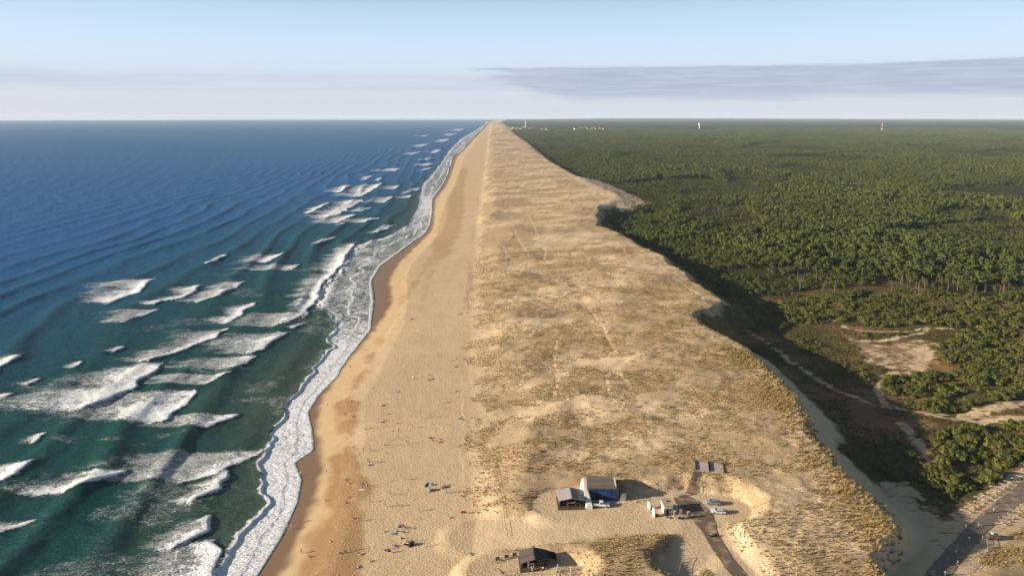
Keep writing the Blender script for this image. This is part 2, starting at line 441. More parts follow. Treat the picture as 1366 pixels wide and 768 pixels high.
h = nf * (1.0 - wet) * (1.0 - face * 0.8) * 0.30 + nm * (1.0 - wet) * 0.25 + cover * (ns * 0.5 + grain * 0.15)
bump(t, b, h, 1.0, 0.9)
land = link('ground', me, None, m)
land['kind'] = 'structure'

# ================================================================== the sea
rows = row_y(905, 170, 700, FAR, 40)
s = np.linspace(0, 1, 560)
Ys = np.repeat(rows[:, None], len(s), 1)
x0 = -0.86 * rows - 10; x1 = curve(WATER, rows) + 10 + 0.004 * rows
Xs = x0[:, None] + (x1 - x0)[:, None] * s[None, :]
Wl = curve(WATER, Ys)
q = Wl - Xs                                            # metres out from the water's edge
qs = (-62 - 0.052 * Ys) - Xs                           # the same from a straightened shore
lam = 26 + 26 * smooth(40, 420, qs)
qq = np.linspace(-200, 60000, 24000)
ph = np.interp(qs, qq, np.cumsum(2 * np.pi / (26 + 26 * smooth(40, 420, qq))) * (qq[1] - qq[0]))
ph = ph + (fbm(Xs / 170, Ys / 260, 100, 3) - 0.5) * 13.0 - (0.010 - 0.026 * smooth(200, 600, qs)) * np.minimum(Ys, 3000) + (fbm(Xs / 30, Ys / 60, 108, 2) - 0.5) * 1.6
amp = (0.25 + 1.35 * fbm(Xs / 70, Ys / 95, 101, 3) ** 1.5) * smooth(6, 60, q) * (1 - 0.45 * smooth(200, 700, q))
crest = ((1 + np.cos(ph)) / 2) ** 2.6
Zs = amp * 1.5 * crest * (1 - smooth(3000, 9000, Ys)) * (1 - .45 * smooth(250, 600, q))
ph2 = 2 * np.pi * (Xs * .93 + Ys * .36) / 37 + (fbm(Xs / 120, Ys / 120, 150, 2) - .5) * 9
Zs = Zs + .55 * ((1 + np.cos(ph2)) / 2) ** 2 * fbm(Xs / 50, Ys / 70, 151, 2) * smooth(40, 160, q) * (1 - smooth(1500, 4000, Ys))
chop = (fbm(Xs / 9, Ys / 13, 103, 3) - 0.5) * 0.75 + (fbm(Xs / 3.4, Ys / 4.5, 104, 2) - 0.5) * 0.22
Zs = Zs + chop * smooth(2, 30, q) * (1 - smooth(800, 2500, Ys))
foam = np.zeros(Xs.shape); lace = np.zeros(Xs.shape)
BREAKERS = [  # crest line in the photograph, length of the foam behind it (m), strength
    ([(150,402),(163,396),(185,389),(201,372)], 38, 1.0), ([(212,405),(220,401),(249,396),(271,380)], 20, .95), ([(262,402),(294,394),(330,375)], 28, .75),
    ([(160,430),(190,421),(208,412)], 26, .55), ([(305,430),(311,428),(340,404)], 14, .9), ([(370,434),(389,430),(406,416)], 36, .62),
    ([(205,480),(220,475),(257,464),(281,450),(306,438)], 24, .8), ([(340,470),(359,465),(364,457),(389,443)], 36, .72), ([(392,436),(407,430)], 6, .9),
    ([(315,490),(330,485),(341,474)], 34, .66), ([(280,510),(291,506),(310,497)], 40, .62), ([(115,545),(145,530),(172,518),(203,496),(213,486)], 36, 1.0),
    ([(215,560),(223,557),(237,543),(267,520)], 46, .88), ([(285,567),(294,563),(314,552)], 32, .82), ([(-8,502),(0,496),(7,489),(35,475)], 15, .9), ([(-10,532),(17,524)], 10, .8),
    ([(98,489),(111,482)], 7, .9), ([(153,468),(164,462)], 10, .8), ([(38,511),(54,504)], 5, .8), ([(52,588),(69,577)], 8, .8),
    ([(88,655),(101,651),(128,641),(159,628)], 30, 1.0), ([(-30,652),(0,642),(38,618)], 34, .95), ([(250,640),(293,632),(350,600)], 42, .62),
    ([(255,668),(266,663),(296,652),(299,630)], 13, .95), ([(243,730),(251,725),(292,705),(290,690)], 12, .88), ([(284,790),(290,768),(302,735),(294,722)], 20, .95), ([(-30,722),(0,710),(44,694)], 22, .66),
    ([(453,256),(469,247)], 30, .85), ([(480,262),(489,258),(510,245)], 52, .85), ([(412,284),(441,271)], 16, .95), ([(440,290),(451,286),(470,275),(485,266)], 44, .95),
    ([(512,270),(524,262)], 42, .62), ([(545,264),(551,260)], 28, .6), ([(526,252),(535,247)], 34, .6), ([(450,297),(477,286)], 50, .8), ([(490,296),(508,290)], 48, .72),
    ([(426,325),(448,316)], 10, .95), ([(484,282),(494,276)], 26, .6), ([(488,240),(497,234)], 18, .8), ([(505,241),(511,237)], 14, .7), ([(526,228),(535,224)], 60, .7), ([(552,206),(560,202)], 40, .7),
    ([(570,221),(578,217)], 50, .7), ([(568,227),(574,223)], 22, .8), ([(570,213),(578,210)], 40, .6), ([(276,352),(306,340)], 7, .95), ([(358,349),(381,339)], 28, .9), ([(386,360),(403,352)], 50, .6), ([(455,300),(462,297)], 14, .6),
    ([(412,418),(418,408),(425,391),(435,373),(451,361),(459,347),(476,325)], 22, .95), ([(505,310),(528,300)], 14, .8), ([(540,258),(565,250)], 20, .6),
    ([(560,196),(575,191)], 60, .6), ([(580,204),(590,199)], 50, .7), ([(590,189),(600,185)], 70, .7), ([(600,181),(612,177)], 90, .6), ([(566,182),(574,179)], 70, .5), ([(612,174),(622,171)], 120, .6),
]
for k, (pts, trail, st) in enumerate(BREAKERS):
    w = np.array(sorted([unproj(a, c, 0.8) for a, c in pts], key=lambda p: p[1]))
    ya, yb = w[0, 1], w[-1, 1]; ln = yb - ya
    m = (Ys > ya - ln * .15 - 2) & (Ys < yb + ln * .15 + 2) & (Xs > w[:, 0].min() - trail * 2.6 - 20) & (Xs < w[:, 0].max() + 14)
    if not m.any(): continue
    x, y = Xs[m], Ys[m]
    xf = np.interp(y, w[:, 1], w[:, 0]) + (fbm(y / 16, y * 0 + k, 120, 4) - 0.5) * 9.0
    d = xf - x
    e = smooth(ya - ln * .15 - 2, ya + ln * .10, y) * (1 - smooth(yb - ln * .10, yb + ln * .15 + 2, y))
    L = trail * (1.25 if 420 < pts[0][1] < 580 else 1) * (0.25 + 1.9 * fbm(y / 9, x / 40 + k * 3.1, 121, 4))
    f = smooth(-0.8, 0.8, d) * (1 - np.clip(d / L, 0, 1) ** 1.2) * (0.80 + 0.35 * np.exp(-d / (0.25 * L + 1))) * e
    f = f * (0.55 + 0.8 * fbm(x / 14, y / 8, 122 + k, 3))
    foam[m] = np.maximum(foam[m], f * st)
    foam[m] = np.maximum(foam[m], 1.1 * np.exp(-((d - 1.2) / 1.6) ** 2) * e * min(1, st + .15) * smooth(.25, .5, fbm(y / 10, y * 0 + k, 124, 3)))
    lace[m] = np.maximum(lace[m], 0.60 * e * smooth(-2, 2, d) * (1 - smooth(0.3, 1.7, d / L)))
    Zs[m] += 0.95 * st * np.where(d > 1, np.exp(-((d - 1) / 4.5) ** 2), np.exp(-((d - 1) / 1.6) ** 2)) * e * smooth(2, 20, (Wl - Xs)[m])
# white water along the beach
Bx = curve(BAND, Ys) + (fbm(Ys / 7, Ys / 900, 130, 3) - 0.5) * 7
bw = np.maximum(Wl - Bx, 3)
bt = np.clip((Wl - Xs) / bw, -1, 3)
band = smooth(-0.02, 0.04, bt) * (1 - smooth(0.9, 1.12, bt))
thin = band * (0.64 + 0.30 * fbm(Xs / 11, Ys / 20, 131, 3) - 0.30 * smooth(12, 30, bw) * (1 - smooth(.75, .98, bt)))
for e0 in (0.06, 0.42 , 0.95):                          # the edges of successive run-up sheets
    eb = e0 + (fbm(Ys / 13, Ys * 0 + e0 * 7, 132, 3) - 0.5) * 0.30 * (1 if e0 > .1 else .1)
    dm = (bt - eb) * bw
    thin = np.maximum(thin, 0.95 * np.exp(-((dm) / 1.3) ** 2) * band)
    Zs = Zs + (0.55 if e0 > .5 else 0.14) * np.where(dm > 0, np.exp(-(dm / 3.0) ** 2), np.exp(-(dm / 0.7) ** 2)) * smooth(0.0, 0.05, bt)
foam = np.maximum(foam, thin)
lace = np.maximum(lace, 0.22 * np.clip(crest * amp * 1.1 - .35, 0, 1) * 2 * smooth(.45, .6, fbm(Xs / 60, Ys / 40, 135, 3)) * (1 - smooth(120, 260, q)))
lace = np.maximum(lace, 0.46 * smooth(0.9, 1.0, bt) * (1 - smooth(1.1, 2.2, bt)) * smooth(.35, .7, fbm(Xs / 25, Ys / 45, 133, 3)))
lace = np.maximum(lace, 0.46 * smooth(.50, .68, fbm(Xs / 40, Ys / 22, 134, 4)) * (1 - smooth(120, 240, q)) * (1 - smooth(600, 1100, Ys)))
foam = np.where(q < -1, 0.0, foam)
shallow = 1 - smooth(4, 70, q + (fbm(Xs / 30, Ys / 50, 140, 3) - .5) * 30)
green = 1 - smooth(140, 560, qs + Ys * 0.25)
aer = smooth(0.45, 0.7, fbm(Xs / 26, Ys / 34, 141, 4)) * (1 - smooth(60, 260, q))
crestg = np.clip(crest * amp, 0, 1) * (1 - smooth(900, 2500, Ys))
me = grid_mesh('sea', Xs, Ys, Zs + 0.02 + earth(Xs, Ys), dict(sea_a=(foam, lace, shallow), sea_b=(green, aer, crestg)))
m, t, b = new_mat('sea_water')
pos = position(t)
foam_, lace_, shal = attr(t, 'sea_a'); gre, aer_, cg = attr(t, 'sea_b')
deep = mixc(t, gre, (0.012, 0.098, 0.250), (0.004, 0.050, 0.046))
deep = mixc(t, aer_ * 0.35, deep, (0.016, 0.080, 0.070))
deep = mixc(t, cg * gre * 0.55, deep, (0.006, 0.060, 0.040))
deep = mixc(t, shal * 0.6, deep, (0.075, 0.085, 0.05))
wv = vmul(t, pos, (1.0, 0.8, 1.0))
na = noise(t, vmul(t, pos, (0.52, 0.80, 1.0)), 0.50, 5, 0.68, 0.6)
nb = noise(t, vmul(t, pos, (0.75, 1.0, 1.0)), 1.6, 4, 0.65, 0.4)
nc = noise(t, vmul(t, pos, (0.6, 1.0, 1.0)), 4.2, 3, 0.6)
fz = na * 0.42 + nb * 0.36 + nc * 0.22
solid = (foam_ + (fz - 0.5) * 3.0).step(0.34, 0.60)
lacy = (lace_ + (fz - 0.5) * 1.2).step(0.42, 0.66)
fm = (solid * foam_.step(0.02, 0.2)).max(lacy * lace_.step(0.02, 0.15) * 0.75).clamp()
fcol = mixc(t, nb.step(0.3, 0.7), (0.62, 0.63, 0.63), (0.88, 0.88, 0.87))
put(t, b.inputs['Base Color'], mixc(t, fm, deep, fcol))
put(t, b.inputs['Roughness'], fm * 0.6 + 0.22)
b.inputs['Specular IOR Level'].default_value = 0.0
b.inputs['IOR'].default_value = 1.33
cz = noise(t, vmul(t, pos, (0.45, 1.0, 1.0)), 0.30, 5, 0.62, 0.3)
bump(t, b, cz * 1.15 + nb * 0.30 + noise(t, vmul(t, pos, (0.5, 1.0, 1.0)), 0.9, 4, 0.7) * 0.5 + fm * 0.3 + fm * na * 0.6, 1.0, 1.0)
nb_ = [n for n in t.nodes if n.type == 'BUMP'][0]
lw = t.nodes.new('ShaderNodeLayerWeight'); lw.inputs[0].default_value = 0.5; t.links.new(nb_.outputs[0], lw.inputs['Normal'])
gl = t.nodes.new('ShaderNodeBsdfGlossy'); gl.inputs['Roughness'].default_value = 0.22; t.links.new(nb_.outputs[0], gl.inputs['Normal'])
refl = (S(t, lw.outputs['Facing']) ** 4.0 * 0.15 + 0.02) * (1.0 - fm)      # mean reflectance of a ruffled sea
mx = t.nodes.new('ShaderNodeMixShader'); put(t, mx.inputs[0], refl)
t.links.new(b.outputs[0], mx.inputs[1]); t.links.new(gl.outputs[0], mx.inputs[2])
t.links.new(mx.outputs[0], t.nodes['Material Output'].inputs[0])
sea = link('sea', me, None, m)
sea['kind'] = 'structure'
# ================================================================== plants
def leaf_mat(name, c0, c1, c2):
    m, t, b = new_mat(name)
    rnd = node(t, 'ShaderNodeObjectInfo', 5)
    pos = position(t)
    n = noise(t, pos, 0.9, 2, 0.5)
    big = noise(t, pos, 0.012, 3, 0.55) * 0.5 + noise(t, pos, 0.0028, 3, 0.6) * 0.5
    col = mixc(t, (rnd * 0.7 + big * 0.9 - 0.3).clamp(), c0, c1)
    col = mixc(t, n.step(0.45, 0.75) * 0.6, col, c2)
    put(t, b.inputs['Base Color'], col)
    b.inputs['Roughness'].default_value = 0.75
    tr = t.nodes.new('ShaderNodeBsdfTranslucent'); t.links.new(col.o, tr.inputs[0])
    mx = t.nodes.new('ShaderNodeMixShader'); mx.inputs[0].default_value = 0.18
    t.links.new(b.outputs[0], mx.inputs[1]); t.links.new(tr.outputs[0], mx.inputs[2])
    t.links.new(mx.outputs[0], t.nodes['Material Output'].inputs[0])
    return m
M_PINE = leaf_mat('pine_needles', (0.052, 0.076, 0.012), (0.132, 0.140, 0.019), (0.070, 0.090, 0.015))
M_SHRUB = leaf_mat('shrub_leaves', (0.070, 0.084, 0.014), (0.140, 0.132, 0.024), (0.100, 0.096, 0.018))
M_GRASS = leaf_mat('marram_blades', (0.33, 0.235, 0.085), (0.46, 0.32, 0.125), (0.28, 0.215, 0.075))
M_LITTER = leaf_mat('heather_twigs', (0.075, 0.055, 0.022), (0.14, 0.085, 0.040), (0.09, 0.08, 0.03))
def plain(name, col, rough=0.8, spec=0.2, var=0.25, scale=1.5, metal=0.0):
    m, t, b = new_mat(name)
    n = noise(t, position(t), scale, 4, 0.6)
    d = tuple(c * (1 - var) for c in col)
    put(t, b.inputs['Base Color'], mixc(t, n.step(0.3, 0.7), d, col))
    b.inputs['Roughness'].default_value = rough; b.inputs['Specular IOR Level'].default_value = spec
    b.inputs['Metallic'].default_value = metal
    return m
M_BARK = plain('pine_bark', (0.13, 0.085, 0.055))
M_DEADWOOD = plain('bleached_wood', (0.22, 0.17, 0.13))
M_TWIG = plain('dead_twigs', (0.16, 0.095, 0.060))

def tri_cloud(rng, lobes, per, size, up=0.35):
    """leaf clumps spread through lobes (cx,cy,cz,rx,rz): loose triangles, uneven outline"""
    V, F = [], []
    for cx, cy, cz, rx, rz in lobes:
        for _ in range(per):
            d = rng.normal(size=3); d /= np.linalg.norm(d)
            r = rng.uniform(0.55, 1.08)
            c = np.array([cx + d[0] * rx * r, cy + d[1] * rx * r, cz + d[2] * rz * r])
            n = d + np.array([0, 0, up]) + rng.normal(size=3) * 0.22; n /= np.linalg.norm(n)
            a = np.cross(n, rng.normal(size=3)); a /= np.linalg.norm(a); bb = np.cross(n, a)
            s = size * rng.uniform(0.6, 1.3)
            i = len(V)
            V += [c + a * s, c - a * s * 0.6 + bb * s * 0.8, c - a * s * 0.5 - bb * s * 0.9]
            F.append((i, i + 1, i + 2))
    return V, F
def tube_geo(V, F, p, q, r0, r1, n=5):
    p, q = np.array(p, float), np.array(q, float)
    d = q - p; d /= np.linalg.norm(d)
    a = np.cross(d, [0.3, 0.9, 0.2]); a /= np.linalg.norm(a); bb = np.cross(d, a)
    i = len(V)
    for c, r in ((p, r0), (q, r1)):
        for k in range(n):
            w = 2 * math.pi * k / n; V.append(c + (a * math.cos(w) + bb * math.sin(w)) * r)
    for k in range(n): F.append((i + k, i + (k + 1) % n, i + n + (k + 1) % n, i + n + k))
    F.append(tuple(i + n + k for k in range(n)))
def mesh_of(name, V, F, *mats):
    me = bpy.data.meshes.new(name); me.from_pydata([tuple(v) for v in V], [], F)
    for m in mats: me.materials.append(m)
    return me
def pine_meshes(k, per=34, size=0.55, h=9.5):
    rng = np.random.default_rng(200 + k)
    V, F = [], []
    lean = rng.normal(size=2) * 0.35
    mid, top = (lean[0] * .4, lean[1] * .4, h * .45), (lean[0], lean[1], h * 0.8)
    tube_geo(V, F, (0, 0, -0.4), mid, 0.20, 0.15); tube_geo(V, F, mid, top, 0.15, 0.07)
    lobes = []
    for j in range(11):
        a = j * 2.4 + rng.uniform(0, 1); rr = rng.uniform(0.5, 1.7) * (1 if j else 0)
        z = h * rng.uniform(0.36, 0.90)
        c = (top[0] + rr * math.cos(a), top[1] + rr * math.sin(a), z)
        lobes.append(c + (rng.uniform(0.85, 1.35), rng.uniform(0.6, 0.95)))
        if j: tube_geo(V, F, (lean[0] * .8, lean[1] * .8, z - 1.3), c, 0.06, 0.03, 4)
    LV, LF = tri_cloud(rng, lobes, per, size)
    return (V, F), (LV, LF)
def shrub_meshes(k, per=30, size=0.30):
    rng = np.random.default_rng(300 + k)
    V, F, lobes = [], [], []
    for j in range(7):
        a = j * 2.1 + rng.uniform(0, 1); rr = rng.uniform(0.35, 1.1) * (1 if j else 0)
        c = (rr * math.cos(a), rr * math.sin(a), rng.uniform(0.55, 1.25))
        lobes.append(c + (rng.uniform(0.5, 0.85), rng.uniform(0.45, 0.7)))
        tube_geo(V, F, (c[0] * .15, c[1] * .15, -0.1), c, 0.05, 0.02, 4)
    return (V, F), tri_cloud(rng, lobes, per, size)
def dead_meshes(k, h=8.0):
    rng = np.random.default_rng(400 + k)
    V, F = [], []
    lean = rng.normal(size=2) * 0.6
    top = (lean[0], lean[1], h)
    tube_geo(V, F, (0, 0, -0.4), top, 0.20, 0.05)
    BV, BF = [], []
    for j in range(22):
        f = rng.uniform(0.35, 1.0); a = rng.uniform(0, 6.28); L = rng.uniform(0.7, 2.0) * (1.25 - f)  + .3
        p = np.array([lean[0] * f, lean[1] * f, h * f])
        qv = p + np.array([math.cos(a) * L, math.sin(a) * L, rng.uniform(0.2, 1.0)])
        tube_geo(BV, BF, p, qv, 0.045, 0.015, 3)
        for _ in range(2):
            w = p + (qv - p) * rng.uniform(.4, 1); tube_geo(BV, BF, w, w + rng.normal(size=3) * 0.5, 0.03, 0.01, 3)
    return (V, F), (BV, BF)
def merged(name, A, B, ma, mb):
    V = list(A[0]) + list(B[0]); n = len(A[0])
    F = list(A[1]) + [tuple(i + n for i in f) for f in B[1]]
    me = mesh_of(name, V, F, ma, mb)
    me.polygons.foreach_set('material_index', np.array([0] * len(A[1]) + [1] * len(B[1]), np.int32))
    return me
def hidden_collection(name, meshes):
    c = bpy.data.collections.new(name)
    for i, me in enumerate(meshes):
        c.objects.link(bpy.data.objects.new('%s_kind_%02d' % (name, i), me))
    return c
def instancer(name, pts, scl, rz, idx, coll):
    me = bpy.data.meshes.new(name)
    me.vertices.add(len(pts)); me.vertices.foreach_set('co', np.asarray(pts, np.float32).ravel())
    a = me.attributes.new('scl', 'FLOAT_VECTOR', 'POINT'); a.data.foreach_set('vector', np.asarray(scl, np.float32).ravel())
    r = np.zeros((len(pts), 3), np.float32); r[:, 2] = rz
    a = me.attributes.new('rot', 'FLOAT_VECTOR', 'POINT'); a.data.foreach_set('vector', r.ravel())
    a = me.attributes.new('idx', 'INT', 'POINT'); a.data.foreach_set('value', np.asarray(idx, np.int32))
    o = link(name, me); o['kind'] = 'stuff'
    g = bpy.data.node_groups.new(name + '_scatter', 'GeometryNodeTree')
    g.interface.new_socket('Geometry', in_out='INPUT', socket_type='NodeSocketGeometry')
    g.interface.new_socket('Geometry', in_out='OUTPUT', socket_type='NodeSocketGeometry')
    gi, go = g.nodes.new('NodeGroupInput'), g.nodes.new('NodeGroupOutput')
    ci = g.nodes.new('GeometryNodeCollectionInfo'); ci.inputs[0].default_value = coll
    ci.inputs['Separate Children'].default_value = True; ci.inputs['Reset Children'].default_value = True
    ip = g.nodes.new('GeometryNodeInstanceOnPoints'); ip.inputs['Pick Instance'].default_value = True
    def na(nm, ty):
        n = g.nodes.new('GeometryNodeInputNamedAttribute'); n.data_type = ty; n.inputs[0].default_value = nm
        return n.outputs[0]
    L = g.links.new
    L(gi.outputs[0], ip.inputs['Points']); L(ci.outputs[0], ip.inputs['Instance'])
    L(na('idx', 'INT'), ip.inputs['Instance Index']); L(na('rot', 'FLOAT_VECTOR'), ip.inputs['Rotation']); L(na('scl', 'FLOAT_VECTOR'), ip.inputs['Scale'])
    L(ip.outputs[0], go.inputs[0])
    md = o.modifiers.new('scatter', 'NODES'); md.node_group = g
    return o
def jitter_grid(x0, x1, y0, y1, sp, rng, amt=0.85):
    xs, ys = np.arange(x0, x1, sp), np.arange(y0, y1, sp)
    X, Y = np.meshgrid(xs, ys)
    X = X + rng.uniform(-.5, .5, X.shape) * sp * amt; Y = Y + rng.uniform(-.5, .5, Y.shape) * sp * amt
    return X.ravel(), Y.ravel()
def to_pixel(x, y, z):
    fwd = y * CP - (z - CAM_H) * SP; dn = -y * SP - (z - CAM_H) * CP
    return 683 + FPX * x / fwd, 384 + FPX * dn / fwd, fwd

# ---- pines: stands of different age, wind-cut low trees along the dune
def stand(x, y):
    u, v = (x * 0.94 + y * 0.34) / 210, (-x * 0.34 + y * 0.94) / 300
    wob = 0.10 * (fbm(x / 90, y / 90, 501, 2) - .5)
    u, v = u + wob, v + wob
    hs = _hash(np.floor(u), np.floor(v), 500)
    gap = np.minimum(np.minimum(u % 1, 1 - u % 1) * 210, np.minimum(v % 1, 1 - v % 1) * 300)     # rides between the stands
    return np.where((gap < 4.5) & (_hash(np.floor(u * 2), np.floor(v * 2), 509) < .5), 0.0, hs)
def pine_field(y0, y1, sp, rng):
    x, y = jitter_grid(20, 0.82 * y1, y0, y1, sp, rng)
    k = (np.abs(x) < 0.80 * y + 25)
    x, y = x[k], y[k]
    f = forest_mask(x, y)
    hs = stand(x, y)
    k = (f > rng.uniform(0.3, 0.8, x.shape)) & ~((fbm(x / 18, y / 18, 502, 3) > 0.62) & (y < 2500)) & ((hs > 0.07) | (rng.uniform(size=x.shape) < .25))
    x, y, hs = x[k], y[k], hs[k]
    lee = x - curve(CREST, y)
    grow = 0.38 + 0.62 * smooth(15, 130, lee) * smooth(-10, 120, y - np.interp(x, [p[0] for p in PINE_LINE], [p[1] for p in PINE_LINE]) + 40 * smooth(700, 900, y))
    hgt = grow * (0.62 + 0.58 * hs) * np.where(hs < 0.16, 0.5, 1) * (0.66 + 0.66 * rng.uniform(size=x.shape)) * (.85 + .3 * fbm(x / 45, y / 45, 503, 2))
    clr = smooth(.56, .63, fbm(x / (90 + .05 * y), y / (45 + .05 * y), 505, 3)) * smooth(550, 800, y)      # young plantations
    return x, y, hgt * (1 - .72 * clr)
rng = np.random.default_rng(5)
NEAR_PINES = [pine_meshes(k) for k in range(6)]
MID = [merged('pine_mid_%d' % k, *pine_meshes(20 + k, 12, 0.95), M_BARK, M_PINE) for k in range(6)]
def far_group(k):
    r = np.random.default_rng(700 + k); A, B = ([], []), ([], [])
    lobes = [(r.uniform(-4.5, 4.5), r.uniform(-4.5, 4.5), r.uniform(6.0, 8.2), r.uniform(1.6, 2.6), r.uniform(1.0, 1.6)) for _ in range(6)]
    for l in lobes: tube_geo(A[0], A[1], (l[0], l[1], -0.3), (l[0], l[1], l[2]), 0.2, 0.12, 3)
    return merged('pine_far_%d' % k, A, tri_cloud(r, lobes, 13, 1.5), M_BARK, M_PINE)
x, y, h = pine_field(330, 1500, 4.6, rng)
z = ground_height(x, y)
px, py, fw = to_pixel(x, y, z + 6)
shown = (px > -10) & (px < 1376) & (py < 790)
order = np.argsort(np.where(shown, np.hypot(x, y) / h, 1e9))
near = np.zeros(len(x), bool); near[order[:300]] = True
near_list = [(x[i], y[i], z[i], h[i]) for i in order[:300]]
xm, ym, zm, hm_ = x[~near], y[~near], z[~near], h[~near]
x2, y2, h2 = pine_field(1500, 3000, 5.4, rng); z2 = ground_height(x2, y2, False)
NM = [merged('pine_%d' % k, *NEAR_PINES[k], M_BARK, M_PINE) for k in range(6)]
c_near = hidden_collection('pine_woods', NM + MID)
def emit(name, x, y, z, h, lo, hi, coll, rng, wide=1.0):
    n = len(x); h3 = np.stack([(0.45 + 0.55 * h) * wide * rng.uniform(.85, 1.15, n)] * 2 + [h], -1)
    return instancer(name, np.stack([x, y, z + earth(x, y)], -1), h3, rng.uniform(0, 6.28, n), rng.integers(lo, hi, n), coll)
cut = ym < 650
pf = emit('pine_forest', np.concatenate([xm, x2]), np.concatenate([ym, y2]), np.concatenate([zm, z2]), np.concatenate([hm_, h2]),
     np.concatenate([np.where(cut, 0, 6), np.full(len(x2), 6)]), np.concatenate([np.where(cut, 6, 12), np.full(len(x2), 12)]), c_near, rng, 1.22)
pf['label'] = 'dense olive green pine forest behind the dunes'
x3, y3, h3 = pine_field(3000, 6800, 9.0, rng); z3 = ground_height(x3, y3, False)
pd = emit('distant_pine_forest', x3, y3, z3, np.clip(h3, .45, 2), 0, 5, hidden_collection('pine_groups', [far_group(k) for k in range(5)]), rng)
pd['label'] = 'far pine forest fading towards the horizon'
PT = [mesh_of('pine_trunk', *a, M_BARK) for a, _ in NEAR_PINES]
PC = [mesh_of('pine_crown', *c, M_PINE) for _, c in NEAR_PINES]
def copy_plant(name, label, cat, group, loc, rz, sc, parts):
    o = thing(name, label, cat, loc, rz, group); o.scale = sc
    for nm, me in parts: link(nm, me, o)
    return o
NW = [(.45 + .55 * q_[3]) * 1.22 * random.uniform(.85, 1.15) for q_ in near_list]
HQ = np.quantile([q_[3] for q_ in near_list], [.2, .4, .6, .8]); WQ = np.quantile([w / q_[3] for w, q_ in zip(NW, near_list)], [.33, .67])
for (x_, y_, z_, h_), w in zip(near_list, NW):
    k = random.randrange(6)
    hq, wq = np.searchsorted(HQ, h_), np.searchsorted(WQ, w / h_)
    ppx = to_pixel(x_, y_, z_)[0]
    spot = 'behind the dead pale trunks' if 1180 < ppx < 1290 else ('over the sandy hollow' if 1110 < ppx <= 1180 else ('above the shaded foot of the dune' if ppx <= 1110 else 'behind the scrub thicket'))
    lab = '%s pine with %s crown on the forest rim %s' % (('stunted', 'short', 'middling', 'tall', 'towering')[hq], ('slender', 'rounded', 'broad')[wq], spot)
    copy_plant('pine_tree', lab, 'pine tree', 'pines on the forest rim', (x_, y_, z_), random.uniform(0, 6.28), (w, w, h_), (('trunk', PT[k]), ('crown', PC[k])))

# ---- dead pines with bleached trunks
DM = [(mesh_of('dead_trunk', *a, M_DEADWOOD), mesh_of('dead_branches', *b_, M_TWIG)) for a, b_ in (dead_meshes(k) for k in range(5))]
for cx, cy, w, hh, n in ((1085, 378, 34, 8, 12), (1235, 380, 52, 8, 20), (1330, 385, 30, 6, 8), (950, 272, 24, 6, 16), (1000, 282, 36, 7, 22), (960, 318, 24, 5, 12), (1290, 462, 24, 8, 8), (1345, 500, 20, 8, 9), (1100, 208, 30, 2, 8)):
    for _ in range(n):
        x_, y_, z_ = on_ground(cx + random.uniform(-w, w), cy + 6 + random.uniform(-hh, hh), 3)
        a, b_ = random.choice(DM); sc = random.uniform(.6, 1.15) * (0.55 if cy > 450 else 1)
        place = 'on the forest rim behind the sandy hollow' if cy in (378, 380, 385) else ('above the thicket near the sand track' if cy > 450 else 'in a gap deep in the pine forest')
        copy_plant('dead_pine', ('very short' if sc < .6 else 'short' if sc < .74 else 'middling' if sc < .88 else 'tall' if sc < 1.02 else 'towering') + ' leafless dead pine ' + ('with knotted trunk ' if a is DM[0][0] or a is DM[1][0] else '') + place, 'dead tree', 'dead pines ' + place, (x_, y_, z_), random.uniform(0, 6.28), (sc, sc, sc), (('trunk', a), ('branch_crown', b_)))

# ---- shrubs and thickets behind the dune
SHRUBS = [shrub_meshes(k) for k in range(5)]
SHRUB_AREAS = [  # outline in the photograph, spacing, size
    ([(1180,500),(1215,497),(1255,492),(1310,478),(1380,470),(1380,530),(1335,532),(1290,543),(1250,545),(1205,528),(1182,515)], 2.3, 1.15),
    ([(1245,580),(1275,566),(1320,560),(1380,562),(1380,610),(1340,632),(1300,660),(1272,668),(1250,655),(1225,640),(1240,612)], 2.2, 1.25),
    ([(1040,402),(1080,396),(1140,388),(1200,384),(1290,392),(1380,400),(1380,470),(1320,475),(1258,485),(1252,460),(1290,436),(1240,430),(1180,434),(1120,428),(1080,430),(1050,428)], 2.7, 1.05),
    ([(990,402),(1040,400),(1060,420),(1040,440),(1000,425)], 2.6, 1.1),
    ([(1060,440),(1100,450),(1095,470),(1060,465)], 3.2, .6),
    ([(1110,480),(1150,470),(1165,500),(1160,525),(1120,515)], 3.0, .6),
    ([(1150,600),(1200,580),(1225,610),(1235,645),(1190,640),(1160,620)], 2.6, .9),
    ([(1118,612),(1135,610),(1160,645),(1150,652)], 1.8, 1.0),
    ([(1212,672),(1232,664),(1252,672),(1250,690),(1225,690)], 1.7, 1.0),
    ([(1240,436),(1140,443),(1170,450),(1210,446)], 2.6, .5),
    ([(800,290),(850,300),(900,330),(960,385),(1010,402),(1000,392),(930,340),(870,300),(820,284)], 3.4, 1.1),
]
SX = []
rs = np.random.default_rng(8)
for pts, sp, sz in SHRUB_AREAS:
    w = poly(pts, 3.5)
    xs = [p[0] for p in w]; ys = [p[1] for p in w]
    x, y = jitter_grid(min(xs), max(xs), min(ys), max(ys), sp, rs)
    k = inpoly(x, y, w) & (fbm(x / 9, y / 9, 520, 3) < 0.57)
    x, y = x[k], y[k]
    for i in range(len(x)):
        SX.append((x[i], y[i], sz * rs.uniform(.45, 1.4) * (.7 + .7 * float(vn(np.array([x[i] / 8]), np.array([y[i] / 8]), 9)[0]))))
SX = np.array(SX)
SZ = ground_height(SX[:, 0], SX[:, 1])
keep = np.ones(len(SX), bool)
for pts, hw in SLACK_PATHS: keep &= stroke(SX[:, 0], SX[:, 1], pts, hw, 3.0, 1.6, 2.2, 63) < .4
